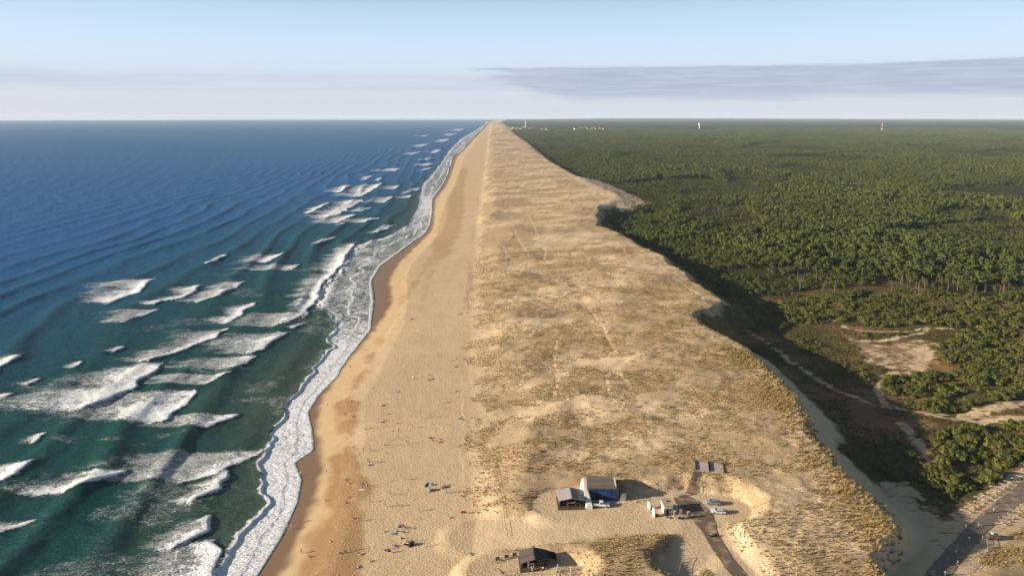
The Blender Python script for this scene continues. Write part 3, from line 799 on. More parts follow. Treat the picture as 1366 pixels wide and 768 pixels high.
SX, SZ = SX[keep], SZ[keep]
px, py, fw = to_pixel(SX[:, 0], SX[:, 1], SZ)
ordr = np.argsort(np.where((px < 1366) & (py < 768), np.hypot(SX[:, 0], SX[:, 1]) / SX[:, 2], 1e9))
ST = [mesh_of('shrub_stems', *a, M_BARK) for a, _ in SHRUBS]; SL = [mesh_of('shrub_leaves', *c, M_SHRUB) for _, c in SHRUBS]
for i in ordr[:300]:
    k = random.randrange(5); s_ = SX[i, 2]
    dpt = float(np.min(np.hypot(SX[:, 0] - SX[i, 0], SX[:, 1] - SX[i, 1])[np.arange(len(SX)) != i]))
    where = 'in the thicket beside the bicycle racks' if 560 < py[i] < 700 and px[i] > 1200 else ('on the shaded foot of the dune slope' if px[i] < 1200 and py[i] > 560 else 'in the thicket along the sand track')
    szn = ('crowded ' if dpt < 1.2 else 'free-standing ' if dpt > 1.9 else '') + 'very large bushy' if s_ > 1.7 else ('crowded ' if dpt < 1.2 else 'free-standing ' if dpt > 1.9 else '') + ('large bushy' if s_ > 1.45 else ('fairly large bushy' if s_ > 1.25 else ('middling bushy' if s_ > 1.0 else 'small low')))
    edge_ = ' ringed by sand' if land_masks(SX[i:i + 1, :1], SX[i:i + 1, 1:2])['land_b'][0].max() > .1 else ''
    copy_plant('shrub', szn.replace('bushy', 'green' if edge_ else 'bushy green') + ' shrub' + edge_ + ' ' + where, 'shrub', 'shrubs ' + where,
               (SX[i, 0], SX[i, 1], SZ[i]), random.uniform(0, 6.28), (s_ * 1.15, s_ * 1.15, s_), (('stem', ST[k]), ('foliage', SL[k])))
rest = ordr[300:]
SM = [merged('shrub_%d' % k, *SHRUBS[k], M_BARK, M_SHRUB) for k in range(5)]
s3 = SX[rest, 2]
th = instancer('scrub_thicket', np.stack([SX[rest, 0], SX[rest, 1], SZ[rest]], -1), np.stack([s3 * 1.2, s3 * 1.2, s3], -1), rs.uniform(0, 6.28, len(rest)), rs.integers(0, 5, len(rest)), hidden_collection('scrub', SM))

# ---- heather on the floor of the slack
x, y = jitter_grid(60, 420, 200, 560, 1.7, rs)
lee = x - curve(CREST, y)
k = (lee > 20) & (x < .8 * y) & (fbm(x / 14, y / 14, 530, 3) > .44) & (forest_mask(x, y) < .5)
x, y = x[k], y[k]
for pts, hw in SLACK_PATHS:
    k = stroke(x, y, pts, hw + .5, 3.0, 1.6, 2.2, 63) < .3; x, y = x[k], y[k]
k = area(x, y, [(1205,485),(1215,465),(1235,455),(1250,462),(1248,478),(1235,490),(1215,492)], 4.0, 3., 3., 64) < .4; x, y = x[k], y[k]
dd = seg_dist(x, y, CUTS[5][0])[0]; k = dd > 9.5; x, y = x[k], y[k]
def low_mesh(k, mat, n=26, s=0.2):
    r = np.random.default_rng(800 + k)
    return mesh_of('low_plant_%d' % k, *tri_cloud(r, [(0, 0, .12, .5, .22), (.4, .2, .1, .4, .18)], n, s, .6), mat)
HE = [low_mesh(k, M_LITTER) for k in range(3)] + [low_mesh(5 + k, M_SHRUB) for k in range(2)]
lb_ = land_masks(x, y)['land_b']; k = (lb_[0] < .25) & (lb_[1] > .6); x, y = x[k], y[k]
n = len(x); s_ = rs.uniform(.6, 1.5, n)
ht_ = instancer('heather', np.stack([x, y, ground_height(x, y)], -1), np.stack([s_, s_, s_ * rs.uniform(.6, 1.3, n)], -1), rs.uniform(0, 6.28, n), rs.integers(0, 5, n), hidden_collection('heathers', HE))

# ---- marram grass on the dune
def tuft_mesh(k):
    r = np.random.default_rng(600 + k); V, F = [], []
    for _ in range(20):
        a = r.uniform(0, 6.28); rr = r.uniform(0, .16); L = r.uniform(.25, .55); o = r.uniform(.1, .42)
        bx, by = rr * math.cos(a), rr * math.sin(a); a2 = a + r.normal() * .5
        w = 0.045; i = len(V)
        V += [(bx - w * math.sin(a2), by + w * math.cos(a2), -0.03), (bx + w * math.sin(a2), by - w * math.cos(a2), -0.03), (bx + o * math.cos(a2), by + o * math.sin(a2), L)]
        F.append((i, i + 1, i + 2))
    return mesh_of('tuft_%d' % k, V, F, M_GRASS)
TU = [tuft_mesh(k) for k in range(4)]
x, y = jitter_grid(-45, 190, 150, 620, 1.15, rs)
xd, yd = jitter_grid(100, 190, 140, 260, .95, rs)
kd = (area(xd, yd, DRY_GRASS, 5.0, 5.0, 3.0, 66) > .5) & (fbm(xd / 9, yd / 9, 607, 3) > .42) & (xd < .84 * yd)
xd, yd = xd[kd], yd[kd]
F_, C_ = curve(FOOT, y), curve(CREST, y)
a, lee = x - F_, x - C_
dens = fbm(x / 16, y / 9, 601, 4)
dens = dens + .18 * (1 - smooth(8, 13, seg_dist(x, y, MOUND)[0]))
pfoot = smooth(0, 12, a + (dens - .5) * 24) * (1 - smooth(-2, 5, lee))
edge = smooth(-16, -3, lee) * (1 - smooth(2, 8, lee)) * (y < 330)
near_ = 1 - smooth(260, 600, y)
k = (rs.uniform(size=len(x)) < pfoot * smooth(.36, .60, dens) * (.50 + .4 * near_) + edge * .5)
x, y, edge = x[k], y[k], edge[k]
ok = np.ones(len(x), bool)
for pts, r in CUTS: ok &= seg_dist(x, y, pts)[0] > r + 1.5
x, y, edge = x[ok], y[ok], edge[ok]
x, y, edge = np.concatenate([x, xd]), np.concatenate([y, yd]), np.concatenate([edge, np.full(len(xd), .3)])
n = len(x); s_ = rs.uniform(.6, 1.5, n) * (1 + .9 * edge)
mg = instancer('marram_grass', np.stack([x, y, ground_height(x, y)], -1), np.stack([s_ * 1.15, s_ * 1.15, s_], -1), rs.uniform(0, 6.28, n), rs.integers(0, 4, n), hidden_collection('marram', TU))
print('COUNTS near', len(near_list), 'mid', len(xm) + len(x2), 'far', len(x3), 'shrubs', len(SX), 'grass', n)
# ================================================================== built things
class MB:
    """collects solids, then becomes one mesh object"""
    def __init__(s): s.V, s.F = [], []
    def box(s, c, d, rz=0.0, taper=(1.0, 1.0), shift=(0, 0)):
        i = len(s.V); co, si = math.cos(rz), math.sin(rz)
        for z, tx, ty, ox, oy in ((-.5, 1, 1, 0, 0), (.5, taper[0], taper[1], shift[0], shift[1])):
            for x, y in ((-.5, -.5), (.5, -.5), (.5, .5), (-.5, .5)):
                X, Y = x * d[0] * tx + ox, y * d[1] * ty + oy
                s.V.append((c[0] + X * co - Y * si, c[1] + X * si + Y * co, c[2] + z * d[2]))
        s.F += [tuple(i + k for k in f) for f in ((3, 2, 1, 0), (4, 5, 6, 7), (0, 1, 5, 4), (1, 2, 6, 5), (2, 3, 7, 6), (3, 0, 4, 7))]
        return s
    def prism(s, pts, axis, a, b_):
        """outline in the two other axes, pushed from a to b_ along axis"""
        i, n = len(s.V), len(pts)
        for w in (a, b_):
            for p in pts:
                s.V.append({'x': (w, p[0], p[1]), 'y': (p[0], w, p[1]), 'z': (p[0], p[1], w)}[axis])
        s.F += [tuple(i + k for k in range(n))[::-1], tuple(i + n + k for k in range(n))]
        s.F += [(i + k, i + (k + 1) % n, i + n + (k + 1) % n, i + n + k) for k in range(n)]
        return s
    def tube(s, p, q_, r0, r1=None, n=6):
        tube_geo(s.V, s.F, p, q_, r0, r0 if r1 is None else r1, n); return s
    def ring(s, c, r, th, axis='y', n=14):
        pts = []
        for k in range(n):
            a = 2 * math.pi * k / n; u, w = r * math.cos(a), r * math.sin(a)
            pts.append((c[0] + u, c[1], c[2] + w) if axis == 'y' else (c[0] + u, c[1] + w, c[2]))
        for k in range(n): s.tube(pts[k], pts[(k + 1) % n], th, th, 4)
        return s
    def quad(s, *p): i = len(s.V); s.V += list(p); s.F.append(tuple(range(i, i + len(p)))); return s
    def mesh(s, name, mat, bevel=0.0):
        bm = bmesh.new()
        vs = [bm.verts.new(tuple(v)) for v in s.V]
        for f in s.F:
            try: bm.faces.new([vs[k] for k in f])
            except ValueError: pass
        bmesh.ops.recalc_face_normals(bm, faces=bm.faces)
        if bevel: bmesh.ops.bevel(bm, geom=list(bm.edges), offset=bevel, segments=1, affect='EDGES', clamp_overlap=True)
        me = bpy.data.meshes.new(name); bm.to_mesh(me); bm.free()
        for m in (mat if isinstance(mat, list) else [mat]): me.materials.append(m)
        return me
    def build(s, name, mat, parent=None, bevel=0.0): return link(name, s.mesh(name, mat, bevel), parent)

def planks_mat(name, c0, c1, width=0.16, axis=0):
    m, t, b = new_mat(name)
    o = node(t, 'ShaderNodeTexCoord', 3)
    xyz = sepxyz(t, o)
    n = noise(t, o, 2.0, 4, 0.6)
    board = (xyz[axis] / width)._m('FLOOR')
    rnd = node(t, 'ShaderNodeTexWhiteNoise', 0, props={'noise_dimensions': '1D'}, W=board)
    put(t, b.inputs['Base Color'], mixc(t, (rnd * 0.7 + n * 0.5 - 0.1).clamp(), c0, c1))
    b.inputs['Roughness'].default_value = 0.85
    return m
M_GREYBOARD = planks_mat('weathered_boards', (0.29, 0.26, 0.24), (0.42, 0.38, 0.35))
M_BROWNBOARD = planks_mat('brown_boards', (0.075, 0.050, 0.036), (0.125, 0.085, 0.06))
M_DARKBOARD = planks_mat('dark_roof_boards', (0.085, 0.064, 0.052), (0.16, 0.122, 0.10), 0.3, 1)
M_DECK = planks_mat('deck_boards', (0.40, 0.31, 0.25), (0.50, 0.40, 0.33), 0.14, 1)
M_RAIL = plain('pine_rail_wood', (0.48, 0.36, 0.235))
M_CONCRETE = plain('old_concrete', (0.27, 0.23, 0.185), 0.9, 0.1, 0.45, 0.8)
M_WHITEWASH = plain('whitewash', (0.68, 0.63, 0.55), 0.9, 0.1, 0.25, 0.9)
M_DARK = plain('dark_opening', (0.012, 0.012, 0.014), 0.9, 0.05, 0.2)
M_BLACK = plain('black_rubber', (0.02, 0.02, 0.022), 0.7, 0.2)
M_GLASS = plain('car_glass', (0.02, 0.025, 0.032), 0.08, 0.6, 0.1)
M_WHITECAR = plain('white_car_paint', (0.74, 0.75, 0.76), 0.25, 0.5, 0.05)
M_GREYCAR = plain('grey_car_paint', (0.20, 0.23, 0.25), 0.25, 0.5, 0.05)
M_SILVERCAR = plain('silver_car_paint', (0.50, 0.52, 0.55), 0.22, 0.5, 0.05)
M_CHROME = plain('metal', (0.45, 0.45, 0.46), 0.35, 0.5, 0.1, 1.5, 0.8)
M_LAMP = plain('lamp_glass', (0.7, 0.7, 0.68), 0.15, 0.5, 0.05)
M_TAIL = plain('tail_lamp_red', (0.35, 0.02, 0.02), 0.2, 0.5, 0.05)
M_YELLOW = plain('yellow_fabric', (0.80, 0.72, 0.03), 0.8, 0.1, 0.1)
M_WHITE = plain('white_gelcoat', (0.78, 0.77, 0.74), 0.4, 0.4, 0.06)
M_ORANGE = plain('orange_gelcoat', (0.75, 0.16, 0.05), 0.4, 0.4, 0.06)
M_ROPE = plain('dark_net', (0.05, 0.04, 0.032))
M_BRICK = plain('terracotta_roof', (0.36, 0.16, 0.09))
M_ASPHALT = plain('worn_asphalt', (0.20, 0.150, 0.112), 0.9, 0.1, 0.3, 0.5)
def sandy_asphalt(name, c):
    m, t, b = new_mat(name); pos = position(t)
    n = noise(t, pos, 0.35, 5, 0.65); n2 = noise(t, pos, 2.5, 3, 0.6)
    col = mixc(t, n2, tuple(v * .8 for v in c), c)
    put(t, b.inputs['Base Color'], mixc(t, n.step(0.48, 0.68) * 0.8, col, (0.44, 0.32, 0.19)))
    b.inputs['Roughness'].default_value = 0.92
    return m
M_ASPHALT = sandy_asphalt('sandy_tarmac', (0.155, 0.112, 0.082))
M_PATHASPH = sandy_asphalt('sandy_path', (0.19, 0.148, 0.118))
M_STEELGREY = plain('painted_steel', (0.30, 0.30, 0.31), 0.5, 0.4, 0.1)
M_REDSTEEL = plain('red_painted_steel', (0.45, 0.09, 0.05), 0.5, 0.4, 0.1)
M_FARWHITE = plain('far_render', (0.55, 0.51, 0.46), 0.9, 0.1, 0.1)
# the bunker's painted front: blue sprayed over grey, patchy, colours darkened for the shade on it
m, t, b = new_mat('blue_spray_paint')
pos = position(t)
n1_ = noise(t, pos, 0.75, 5, 0.65, 0.8); n2_ = noise(t, pos, 2.2, 3, 0.6)
c_ = mixc(t, n1_.step(0.42, 0.58), (0.016, 0.024, 0.060), (0.014, 0.058, 0.22))
c_ = mixc(t, n2_.step(0.58, 0.68), c_, (0.09, 0.085, 0.08))
put(t, b.inputs['Base Color'], c_); b.inputs['Roughness'].default_value = 0.8
M_BLUE = m

# ---- roads
def ribbon(name, pts, mat, lift=0.05, across=7):
    """a paved strip draped over the ground: (px, py, half width)"""
    c = [on_ground(a, b_, 8)[:2] + (w,) for a, b_, w in pts]
    P_ = np.array(c)
    seg = np.concatenate([[0], np.cumsum(np.hypot(np.diff(P_[:, 0]), np.diff(P_[:, 1])))])
    tt = np.linspace(0, seg[-1], int(seg[-1] / 1.2) + 2)
    X, Y, Wd = (np.interp(tt, seg, P_[:, k]) for k in range(3))
    ker = np.ones(7) / 7
    X2, Y2 = (np.convolve(np.pad(v, 3, mode='edge'), ker, 'valid') for v in (X, Y))
    tx, ty = np.gradient(X2), np.gradient(Y2); L = np.hypot(tx, ty); nx, ny = ty / L, -tx / L
    u = np.linspace(-1, 1, across)
    wob = 1 + (fbm(tt / 3, tt * 0 + 4, 900, 3) - .5) * .25
    GX = X2[:, None] + nx[:, None] * (Wd * wob)[:, None] * u; GY = Y2[:, None] + ny[:, None] * (Wd * wob)[:, None] * u
    GZ = ground_height(GX, GY)
    GZ = np.maximum(GZ, np.median(GZ, 1)[:, None] - .05) + lift
    o = link(name, grid_mesh(name, GX, GY, GZ, {}), None, mat); o['kind'] = 'structure'
    return o
ribbon('road', [(903,660,2.4),(918,671,3.8),(931,684,4.2),(940,696,3.2),(946,708,2.3),(956,726,1.9),(970,748,1.9),(989,771,2.0),(1022,815,2.2)], M_ASPHALT, 0.12)
ribbon('footpath', [(1232,792,2.6),(1262,752,2.6),(1283,728,2.4),(1300,708,2.4),(1324,688,2.6),(1348,668,2.8),(1376,646,2.9),(1420,612,3)], M_PATHASPH, 0.10)

# ---- the bunker
def at(px, py, z=8.5):
    x, y, z = on_ground(px, py, z); return Vector((x, y, z))
p = at(778, 667)
bk = thing('bunker', 'concrete bunker with blue painted front and whitewashed curved side wall', 'bunker', p, R(-2))
Wd, Dp, Hh = 11.2, 7.2, 4.3
MB().prism([(1.2, -0.6), (Wd, -0.6), (Wd, 2.9), (Wd - 1.0, Hh), (1.2, Hh)], 'y', 0, Dp).build('body', M_CONCRETE, bk)
fr = MB().prism([(1.25, -0.5), (4.0, -0.5), (4.0, 2.3), (5.6, 2.3), (5.6, -0.5), (Wd - .1, -0.5), (Wd - .1, 2.8), (Wd - 1.0, Hh - .35), (1.25, Hh - .35)], 'y', -0.14, -0.003)
fr.build('painted_front', M_BLUE, bk)['label'] = 'blue spray-painted front wall'
MB().box((4.8, -0.02, 0.9), (1.55, 0.10, 2.8)).build('doorway', M_DARK, bk)
rf = MB().prism([(0.9, -0.35), (Wd - .6, -0.35), (Wd - .6, Dp + .2), (1.6, Dp + .2)], 'z', Hh + .004, Hh + .42).build('roof_slab', planks_mat('bunker_roof', (0.115, 0.095, 0.07), (0.20, 0.16, 0.115), 0.9, 1), bk, 0.05)
MB().box((Wd - .85, Dp * .5, Hh + .62), (.22, Dp * .8, .4)).build('parapet', M_WHITEWASH, rf)
wing = [(-5.2, -0.6), (-5.2, 1.1), (-3.6, 2.1), (-1.8, 3.1), (0.0, 4.0), (1.6, 4.5), (4.0, 4.7), (6.6, 4.4), (7.4, 3.6), (7.4, -0.6)]
wm = MB()
# a thick wall whose plan bends outward towards the front
n_ = len(wing)
for side in (0, 1):
    for (yy, zz) in wing:
        bend = 0.35 * max(0, -yy) ** 1.1 * 0.6
        flare = 0.9 * max(0.0, 1 - zz / 5.0) * (0 if side else 1)
        wm.V.append(((0.15 if side == 0 else 1.35) + bend - flare, yy, zz))
wm.F += [tuple(range(n_))[::-1], tuple(n_ + k for k in range(n_))] + [(k, (k + 1) % n_, n_ + (k + 1) % n_, n_ + k) for k in range(n_)]
wm.build('side_wall', M_WHITEWASH, bk, 0.12)['label'] = 'whitewashed flaring side wall'
MB().box((Wd + 1.5, 1.6, 1.1), (2.2, 3.4, 3.0), 0, (.9, .9)).build('annex', M_CONCRETE, bk, 0.1)
MB().box((Wd + 1.4, -0.18, 0.5), (1.6, .12, 1.5)).build('annex_panel', M_STEELGREY, bk)

# ---- wooden huts
def gable_hut(name, label, p, rz, w, d, eave, ridge, rm1, rm2, wall, front_open=True):
    h = thing(name, label, 'hut', p, rz)
    MB().box((0, 0, .05), (w + 1.0, d + 2.4, .35)).build('deck', M_BROWNBOARD, h)
    MB().box((-w / 2 + .1, .3, eave / 2 + .2), (.16, d - .6, eave)).build('wall', wall, h)
    MB().box((w / 2 - .1, .3, eave / 2 + .2), (.16, d - .6, eave)).build('wall', wall, h)
    MB().prism([(-w / 2 + .2, .2), (w / 2 - .2, .2), (w / 2 - .2, eave + .2), (0, ridge + .1), (-w / 2 + .2, eave + .2)], 'y', d / 2 - .2, d / 2 - .05).build('wall', wall, h)
    if front_open:
        MB().box((0, -d * .12, eave / 2 + .2), (w - .5, .12, eave)).build('interior_shade_sheet', M_DARK, h)  # near-black sheet painting the shade inside the open front
        for i in range(4):
            MB().box((-w / 2 + .25 + i * (w - .5) / 3, -d / 2 + .12, eave / 2 + .2), (.16, .16, eave)).build('post', wall, h)
        for i in (0, 1, 2):
            if i == 1: continue
            x0_ = -w / 2 + .25 + i * (w - .5) / 3
            MB().box((x0_ + (w - .5) / 6, -d / 2 - .9, .75), ((w - .5) / 3, .10, .12)).build('railing', wall, h)
        MB().box((w * .1, -d * .32, 1.25), (w * .55, .6, .12)).build('counter', M_GREYBOARD, h)
    else:
        MB().prism([(-w / 2 + .2, .2), (w / 2 - .2, .2), (w / 2 - .2, eave + .2), (0, ridge + .1), (-w / 2 + .2, eave + .2)], 'y', -d / 2 + .3, -d / 2 + .45).build('front_wall', wall, h)
        MB().box((-w * .12, -d / 2 + .27, 1.25), (1.0, .1, 2.0)).build('door', M_DARK, h)
        for s_ in (-1, 1): MB().box((s_ * w * .3, -d / 2 + .27, 1.5), (.9, .08, .8)).build('window', M_GLASS, h)
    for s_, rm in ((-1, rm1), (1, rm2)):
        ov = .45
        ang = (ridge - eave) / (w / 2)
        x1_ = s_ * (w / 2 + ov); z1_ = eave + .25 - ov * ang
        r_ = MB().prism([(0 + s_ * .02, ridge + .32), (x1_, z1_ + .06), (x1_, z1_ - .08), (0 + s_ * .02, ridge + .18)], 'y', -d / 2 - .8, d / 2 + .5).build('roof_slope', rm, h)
        nb = 7
        for k in range(nb):    # cover battens, one by one
            yy = -d / 2 - .6 + k * (d + .9) / (nb - 1)
            MB().prism([(s_ * .1, ridge + .36), (x1_, z1_ + .11), (x1_, z1_ + .055), (s_ * .1, ridge + .30)], 'y', yy - .05, yy + .05).build('batten', rm, r_)
    MB().box((0, -.15, ridge + .36), (.32, d + 1.4, .10)).build('ridge_cap', rm2, h)
    return h
p = at(761, 671)
gable_hut('beach_hut', 'grey boarded gable hut with open front beside the bunker', p, R(2), 7.6, 5.4, 2.7, 3.5, M_GREYBOARD, planks_mat('weathered_boards_shade', (0.20, 0.19, 0.19), (0.30, 0.28, 0.27)), M_BROWNBOARD)  # darker board copy: shade of the slope away from the sun, in its colour
p = at(712, 752)
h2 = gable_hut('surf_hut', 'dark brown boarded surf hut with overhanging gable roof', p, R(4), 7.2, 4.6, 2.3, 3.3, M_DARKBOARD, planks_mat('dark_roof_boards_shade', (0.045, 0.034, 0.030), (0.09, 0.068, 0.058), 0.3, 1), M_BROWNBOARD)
MB().prism([(3.9, 2.5), (6.4, 1.7), (6.4, 1.6), (3.9, 2.4)], 'y', -1.0, 2.6).build('awning', M_DARK, h2)
for yy in (-.9, 2.5): MB().tube((6.3, yy, -.2), (6.3, yy, 1.65), .06).build('awning_pole', M_BROWNBOARD, h2)
# things about the surf hut
def board(px, py, hgt, lean, mat, tip, label):
    p = at(px, py, 7); o = thing('surfboard', label, 'surfboard', p, lean, 'surfboards about the hut')
    prof = [(-.10, 0), (-.24, .35 * hgt), (-.25, .6 * hgt), (-.16, .88 * hgt), (0, hgt), (.16, .88 * hgt), (.25, .6 * hgt), (.24, .35 * hgt), (.10, 0)]
    MB().prism(prof, 'y', -.05, .05).build('deck_skin', mat, o, .02)
    MB().prism([(-.165, .89 * hgt), (0, hgt + .02), (.165, .89 * hgt)], 'y', -.06, .06).build('nose', tip, o)
    MB().prism([(0, .15), (.05, .15), (.05, .5), (0, .42)], 'y', .05, .28).build('fin', M_BLACK, o)
    o.rotation_euler = (R(-8), R(lean * 12), .3)
    return o
board(705, 759, 2.8, .0, M_WHITE, M_WHITE, 'white surfboard standing upright in front of the surf hut')
board(711, 762, 1.7, -1.2, M_WHITE, M_WHITE, 'short white surfboard tilted beside the tall upright one')
board(742, 763, 2.3, 1.4, M_WHITE, M_WHITE, 'white surfboard leaning at the end of the hut')
board(761.5, 766, 2.5, .3, M_WHITE, M_ORANGE, 'white surfboard with orange nose beside the rope climbing frame')
board(747, 769, 1.6, .2, M_STEELGREY, M_STEELGREY, 'grey surfboard standing before the rope climbing frame')
for px, py, hgt, lb in ((670.5, 763, 3.0, 'tall yellow banner flag on a pole left of the surf hut'), (734, 775, 2.6, 'yellow banner flag on a pole in front of the surf hut')):
    p = at(px, py, 7); o = thing('banner_flag', lb, 'flag', p)
    MB().tube((0, 0, -.1), (0, 0, hgt), .05).build('pole', M_STEELGREY, o)
    MB().prism([(.02, .2), (.34, .3), (.30, hgt * .7), (.52, hgt * .86), (.40, hgt), (.02, hgt + .05)], 'y', -.03, .03).build('cloth', M_YELLOW, o)
    MB().box((0, 0, .05), (.6, .6, .12)).build('foot', M_BLACK, o)
p = at(751, 764, 7)
o = thing('climbing_net', 'slanting frame of crossed dark poles beside the surf hut', 'net frame', p, R(-8))
for k in range(4):
    MB().tube((-1.8 + k * .85, 0, -.1), (-.4 + k * .85, 2.2, 1.6), .055, None, 4).build('bar', M_ROPE, o)
    MB().tube((-1.5 + k * .47, .2 + k * .62, .1 + k * .46), (1.1 + k * .47, -.5 + k * .62, .1 + k * .46), .055, None, 4).build('bar', M_ROPE, o)
def rail_fence(pts, label, n, hgt=1.0, mat=None, rails=(0.45, 0.9), name='rail_fence'):
    mat = mat or M_BROWNBOARD
    q0 = [at(a, b_, 8) for a, b_ in pts]
    o = thing(name, label, 'fence', q0[0], 0)
    seg = [0]
    for a, b_ in zip(q0[:-1], q0[1:]): seg.append(seg[-1] + (b_ - a).length)
    P3 = []
    for k in range(n):
        s_ = seg[-1] * k / (n - 1)
        x = np.interp(s_, seg, [v.x for v in q0]); y = np.interp(s_, seg, [v.y for v in q0])
        P3.append(Vector((x, y, gz(x, y))) - q0[0])
    for v in P3: MB().tube(v + Vector((0, 0, -.3)), v + Vector((random.uniform(-.05, .05), 0, hgt * random.uniform(.9, 1.1))), .075, .06, 5).build('post', mat, o)
    for zz in rails:
        for a, b_ in zip(P3[:-1], P3[1:]): MB().tube(a + Vector((0, 0, zz * hgt)), b_ + Vector((0, 0, zz * hgt)), .045, None, 4).build('rail', mat, o)
    return o
rail_fence([(656,752),(672,746),(690,742)], 'low brown rail fence behind the yellow banner flag', 6, .9)
rail_fence([(676,768),(700,767),(722,766)], 'low log rail in front of the surf hut', 5, .5, None, (.9,))
rail_fence([(714,760),(731,757)], 'pale log bench rail beneath the porch of the surf hut', 3, .6, M_RAIL, (.9,))
rail_fence([(655,758),(662,766),(672,772)], 'leaning pale rail fence beside the sand bank and banner flag', 5, .7, M_GREYBOARD, (.8,))
for px, py, lb in ((664, 747.5, 'brown wooden crate bench nearest the beach end of the rail fence'), (676, 744.5, 'brown wooden crate bench in the middle of the rail fence'), (686.5, 742, 'brown wooden crate bench nearest the surf hut')):
    p = at(px, py, 7); o = thing('crate_bench', lb, 'bench', p, R(12), 'crate benches along the rail fence')
    MB().box((0, 0, .45), (1.2, .55, .07)).build('seat', M_BROWNBOARD, o)
    MB().box((0, .26, .8), (1.2, .06, .5)).build('backrest', M_BROWNBOARD, o)
    for sx in (-.5, .5):
        for sy in (-.2, .2): MB().box((sx, sy, .2), (.08, .08, .48)).build('leg', M_BROWNBOARD, o)

# ---- kiosk, shower screens and posts on the car park
p = at(889, 681)
o = thing('kiosk', 'small whitewashed block kiosk with flat tan roof on the car park', 'kiosk', p, R(3))
MB().prism([(-1.35, -.2), (1.35, -.2), (1.35, 2.7), (-1.35, 2.7)], 'y', -2.0, 2.2).build('wall', M_WHITEWASH, o)
rf = MB().box((0, .1, 2.85), (3.0, 4.5, .28)).build('roof', plain('tan_roof_felt', (0.44, 0.33, 0.22)), o, .03)
MB().box((.3, .5, 3.1), (.5, .5, .22)).build('roof_hatch', M_DARK, rf)
MB().box((-.2, -2.04, 1.0), (.95, .08, 2.0)).build('door', M_BROWNBOARD, o)
MB().box((.75, -2.03, 1.6), (.55, .06, .7)).build('window', M_GLASS, o)
for px, py, hg, lb in ((866, 678, 2.3, 'white upright shower screen farther from the kiosk posts'), (872, 688, 2.7, 'white upright shower screen in front of the kiosk')):
    p = at(px, py); o = thing('shower_screen', lb, 'screen', p, R(20), 'shower screens by the kiosk')
    MB().box((0, 0, hg / 2), (.35, 1.5, hg)).build('panel', M_WHITEWASH, o, .03)
    MB().box((.06, 0, hg + .1), (.7, 1.65, .14)).build('cap', M_GREYBOARD, o)
    MB().tube((.2, 0, hg * .8), (.55, 0, hg * .78), .04).build('shower_head', M_CHROME, o)
    MB().box((.9, 0, .03), (1.6, 1.8, .12)).build('drain_tray', M_BROWNBOARD, o)
for px, py, hg, lb in ((899, 688, 1.9, 'short white post sign at the front of the kiosk'), (907, 690, 2.9, 'tall pale post with bracket in front of the kiosk'), (917, 690, 2.2, 'grey post at the far end of the low barrier')):
    p = at(px, py); o = thing('post', lb, 'post', p, 0, 'posts in front of the kiosk')
    MB().box((0, 0, hg / 2 - .1), (.2, .2, hg)).build('shaft', M_WHITEWASH if hg < 2.1 else M_RAIL, o)
    MB().box((.15, 0, hg - .25), (.6, .12, .5)).build('sign_panel', M_WHITE if hg < 2.5 else M_STEELGREY, o)
rail_fence([(893,690),(905,692),(919,690)], 'low pale log barrier between the posts and the sand', 5, .7, M_RAIL, (.75,))
for px, py, lb in ((906, 691.5, 'round dark litter bin against the low log barrier'), (910, 692, 'second round litter bin against the low log barrier'), (924, 690, 'dark litter bin alone on the tarmac near the posts'), (948.5, 716, 'dark round bollard at the edge of the road bend')):
    p = at(px, py); o = thing('litter_bin', lb, 'litter bin', p)
    MB().tube((0, 0, -.1), (0, 0, .95), .33, .36, 10).build('body', M_BLACK, o)
    MB().tube((0, 0, .96), (0, 0, 1.05), .39, .34, 10).build('lid', M_STEELGREY, o)
for px, py, sc in ((889, 690, .55), (893, 691, .4), (886, 688, .45), (950.5, 713.5, .6)):
    p = at(px, py); r_ = np.random.default_rng(int(px)); o_ = bmesh.new(); bmesh.ops.create_icosphere(o_, subdivisions=2, radius=1)
    for v in o_.verts: v.co *= .75 + .35 * float(fbm(np.array([v.co.x * 1.3 + px]), np.array([v.co.y * 1.3 + v.co.z]), 3, 2)[0])
    me = bpy.data.meshes.new('boulder'); o_.to_mesh(me); o_.free()
    o = link('boulder', me, None, M_CONCRETE); o.location = p + Vector((0, 0, sc * .3)); o.scale = (sc * 1.3, sc, sc * .8)
    tag(o, 'pale boulder lying at the edge of the road bend' if px > 940 else 'pale boulder in the heap beside the shower screens', 'boulder', None if px > 940 else 'boulders beside the shower screens')

# ---- viewing deck and its ramp
p = at(946, 624, 12)
dk = thing('viewing_deck', 'square weathered wooden deck in two halves on top of the dune', 'deck', p + Vector((0, 0, .15)), R(-12))
for sx in (-1, 1):
    pn = MB().box((sx * 2.35, 0, .30), (4.2, 6.6, .10)).build('deck_half', M_DECK, dk)
    for k in range(22): MB().box((sx * 2.35, -3.15 + k * .30, .365 + (k % 3) * .006), (4.22, .27, .035)).build('plank', M_DECK, pn)
    MB().box((sx * 2.35, -3.36, .22), (4.3, .12, .42)).build('edge_beam', M_GREYBOARD, dk)
    MB().box((sx * 2.35, 3.36, .22), (4.3, .12, .42)).build('edge_beam', M_BROWNBOARD, dk)
    MB().box((sx * 4.55, 0, .40), (.16, 6.8, .78)).build('side_board', M_BROWNBOARD, dk)
MB().box((0, 0, .55), (.34, 6.7, .5)).build('gap_shade_strip', M_DARK, dk)  # dark strip added for the shade in the gap between the halves
for sx in (-4.2, -.3, .3, 4.2):
    for sy in (-3.0, 3.0): MB().box((sx, sy, -.6), (.2, .2, 1.7)).build('leg', M_BROWNBOARD, dk)
a0, a1 = at(919, 659, 9.5), at(930, 630, 11.5)
rp = thing('ramp', 'narrow brown boardwalk ramp climbing from the car park to the deck', 'ramp', a0)
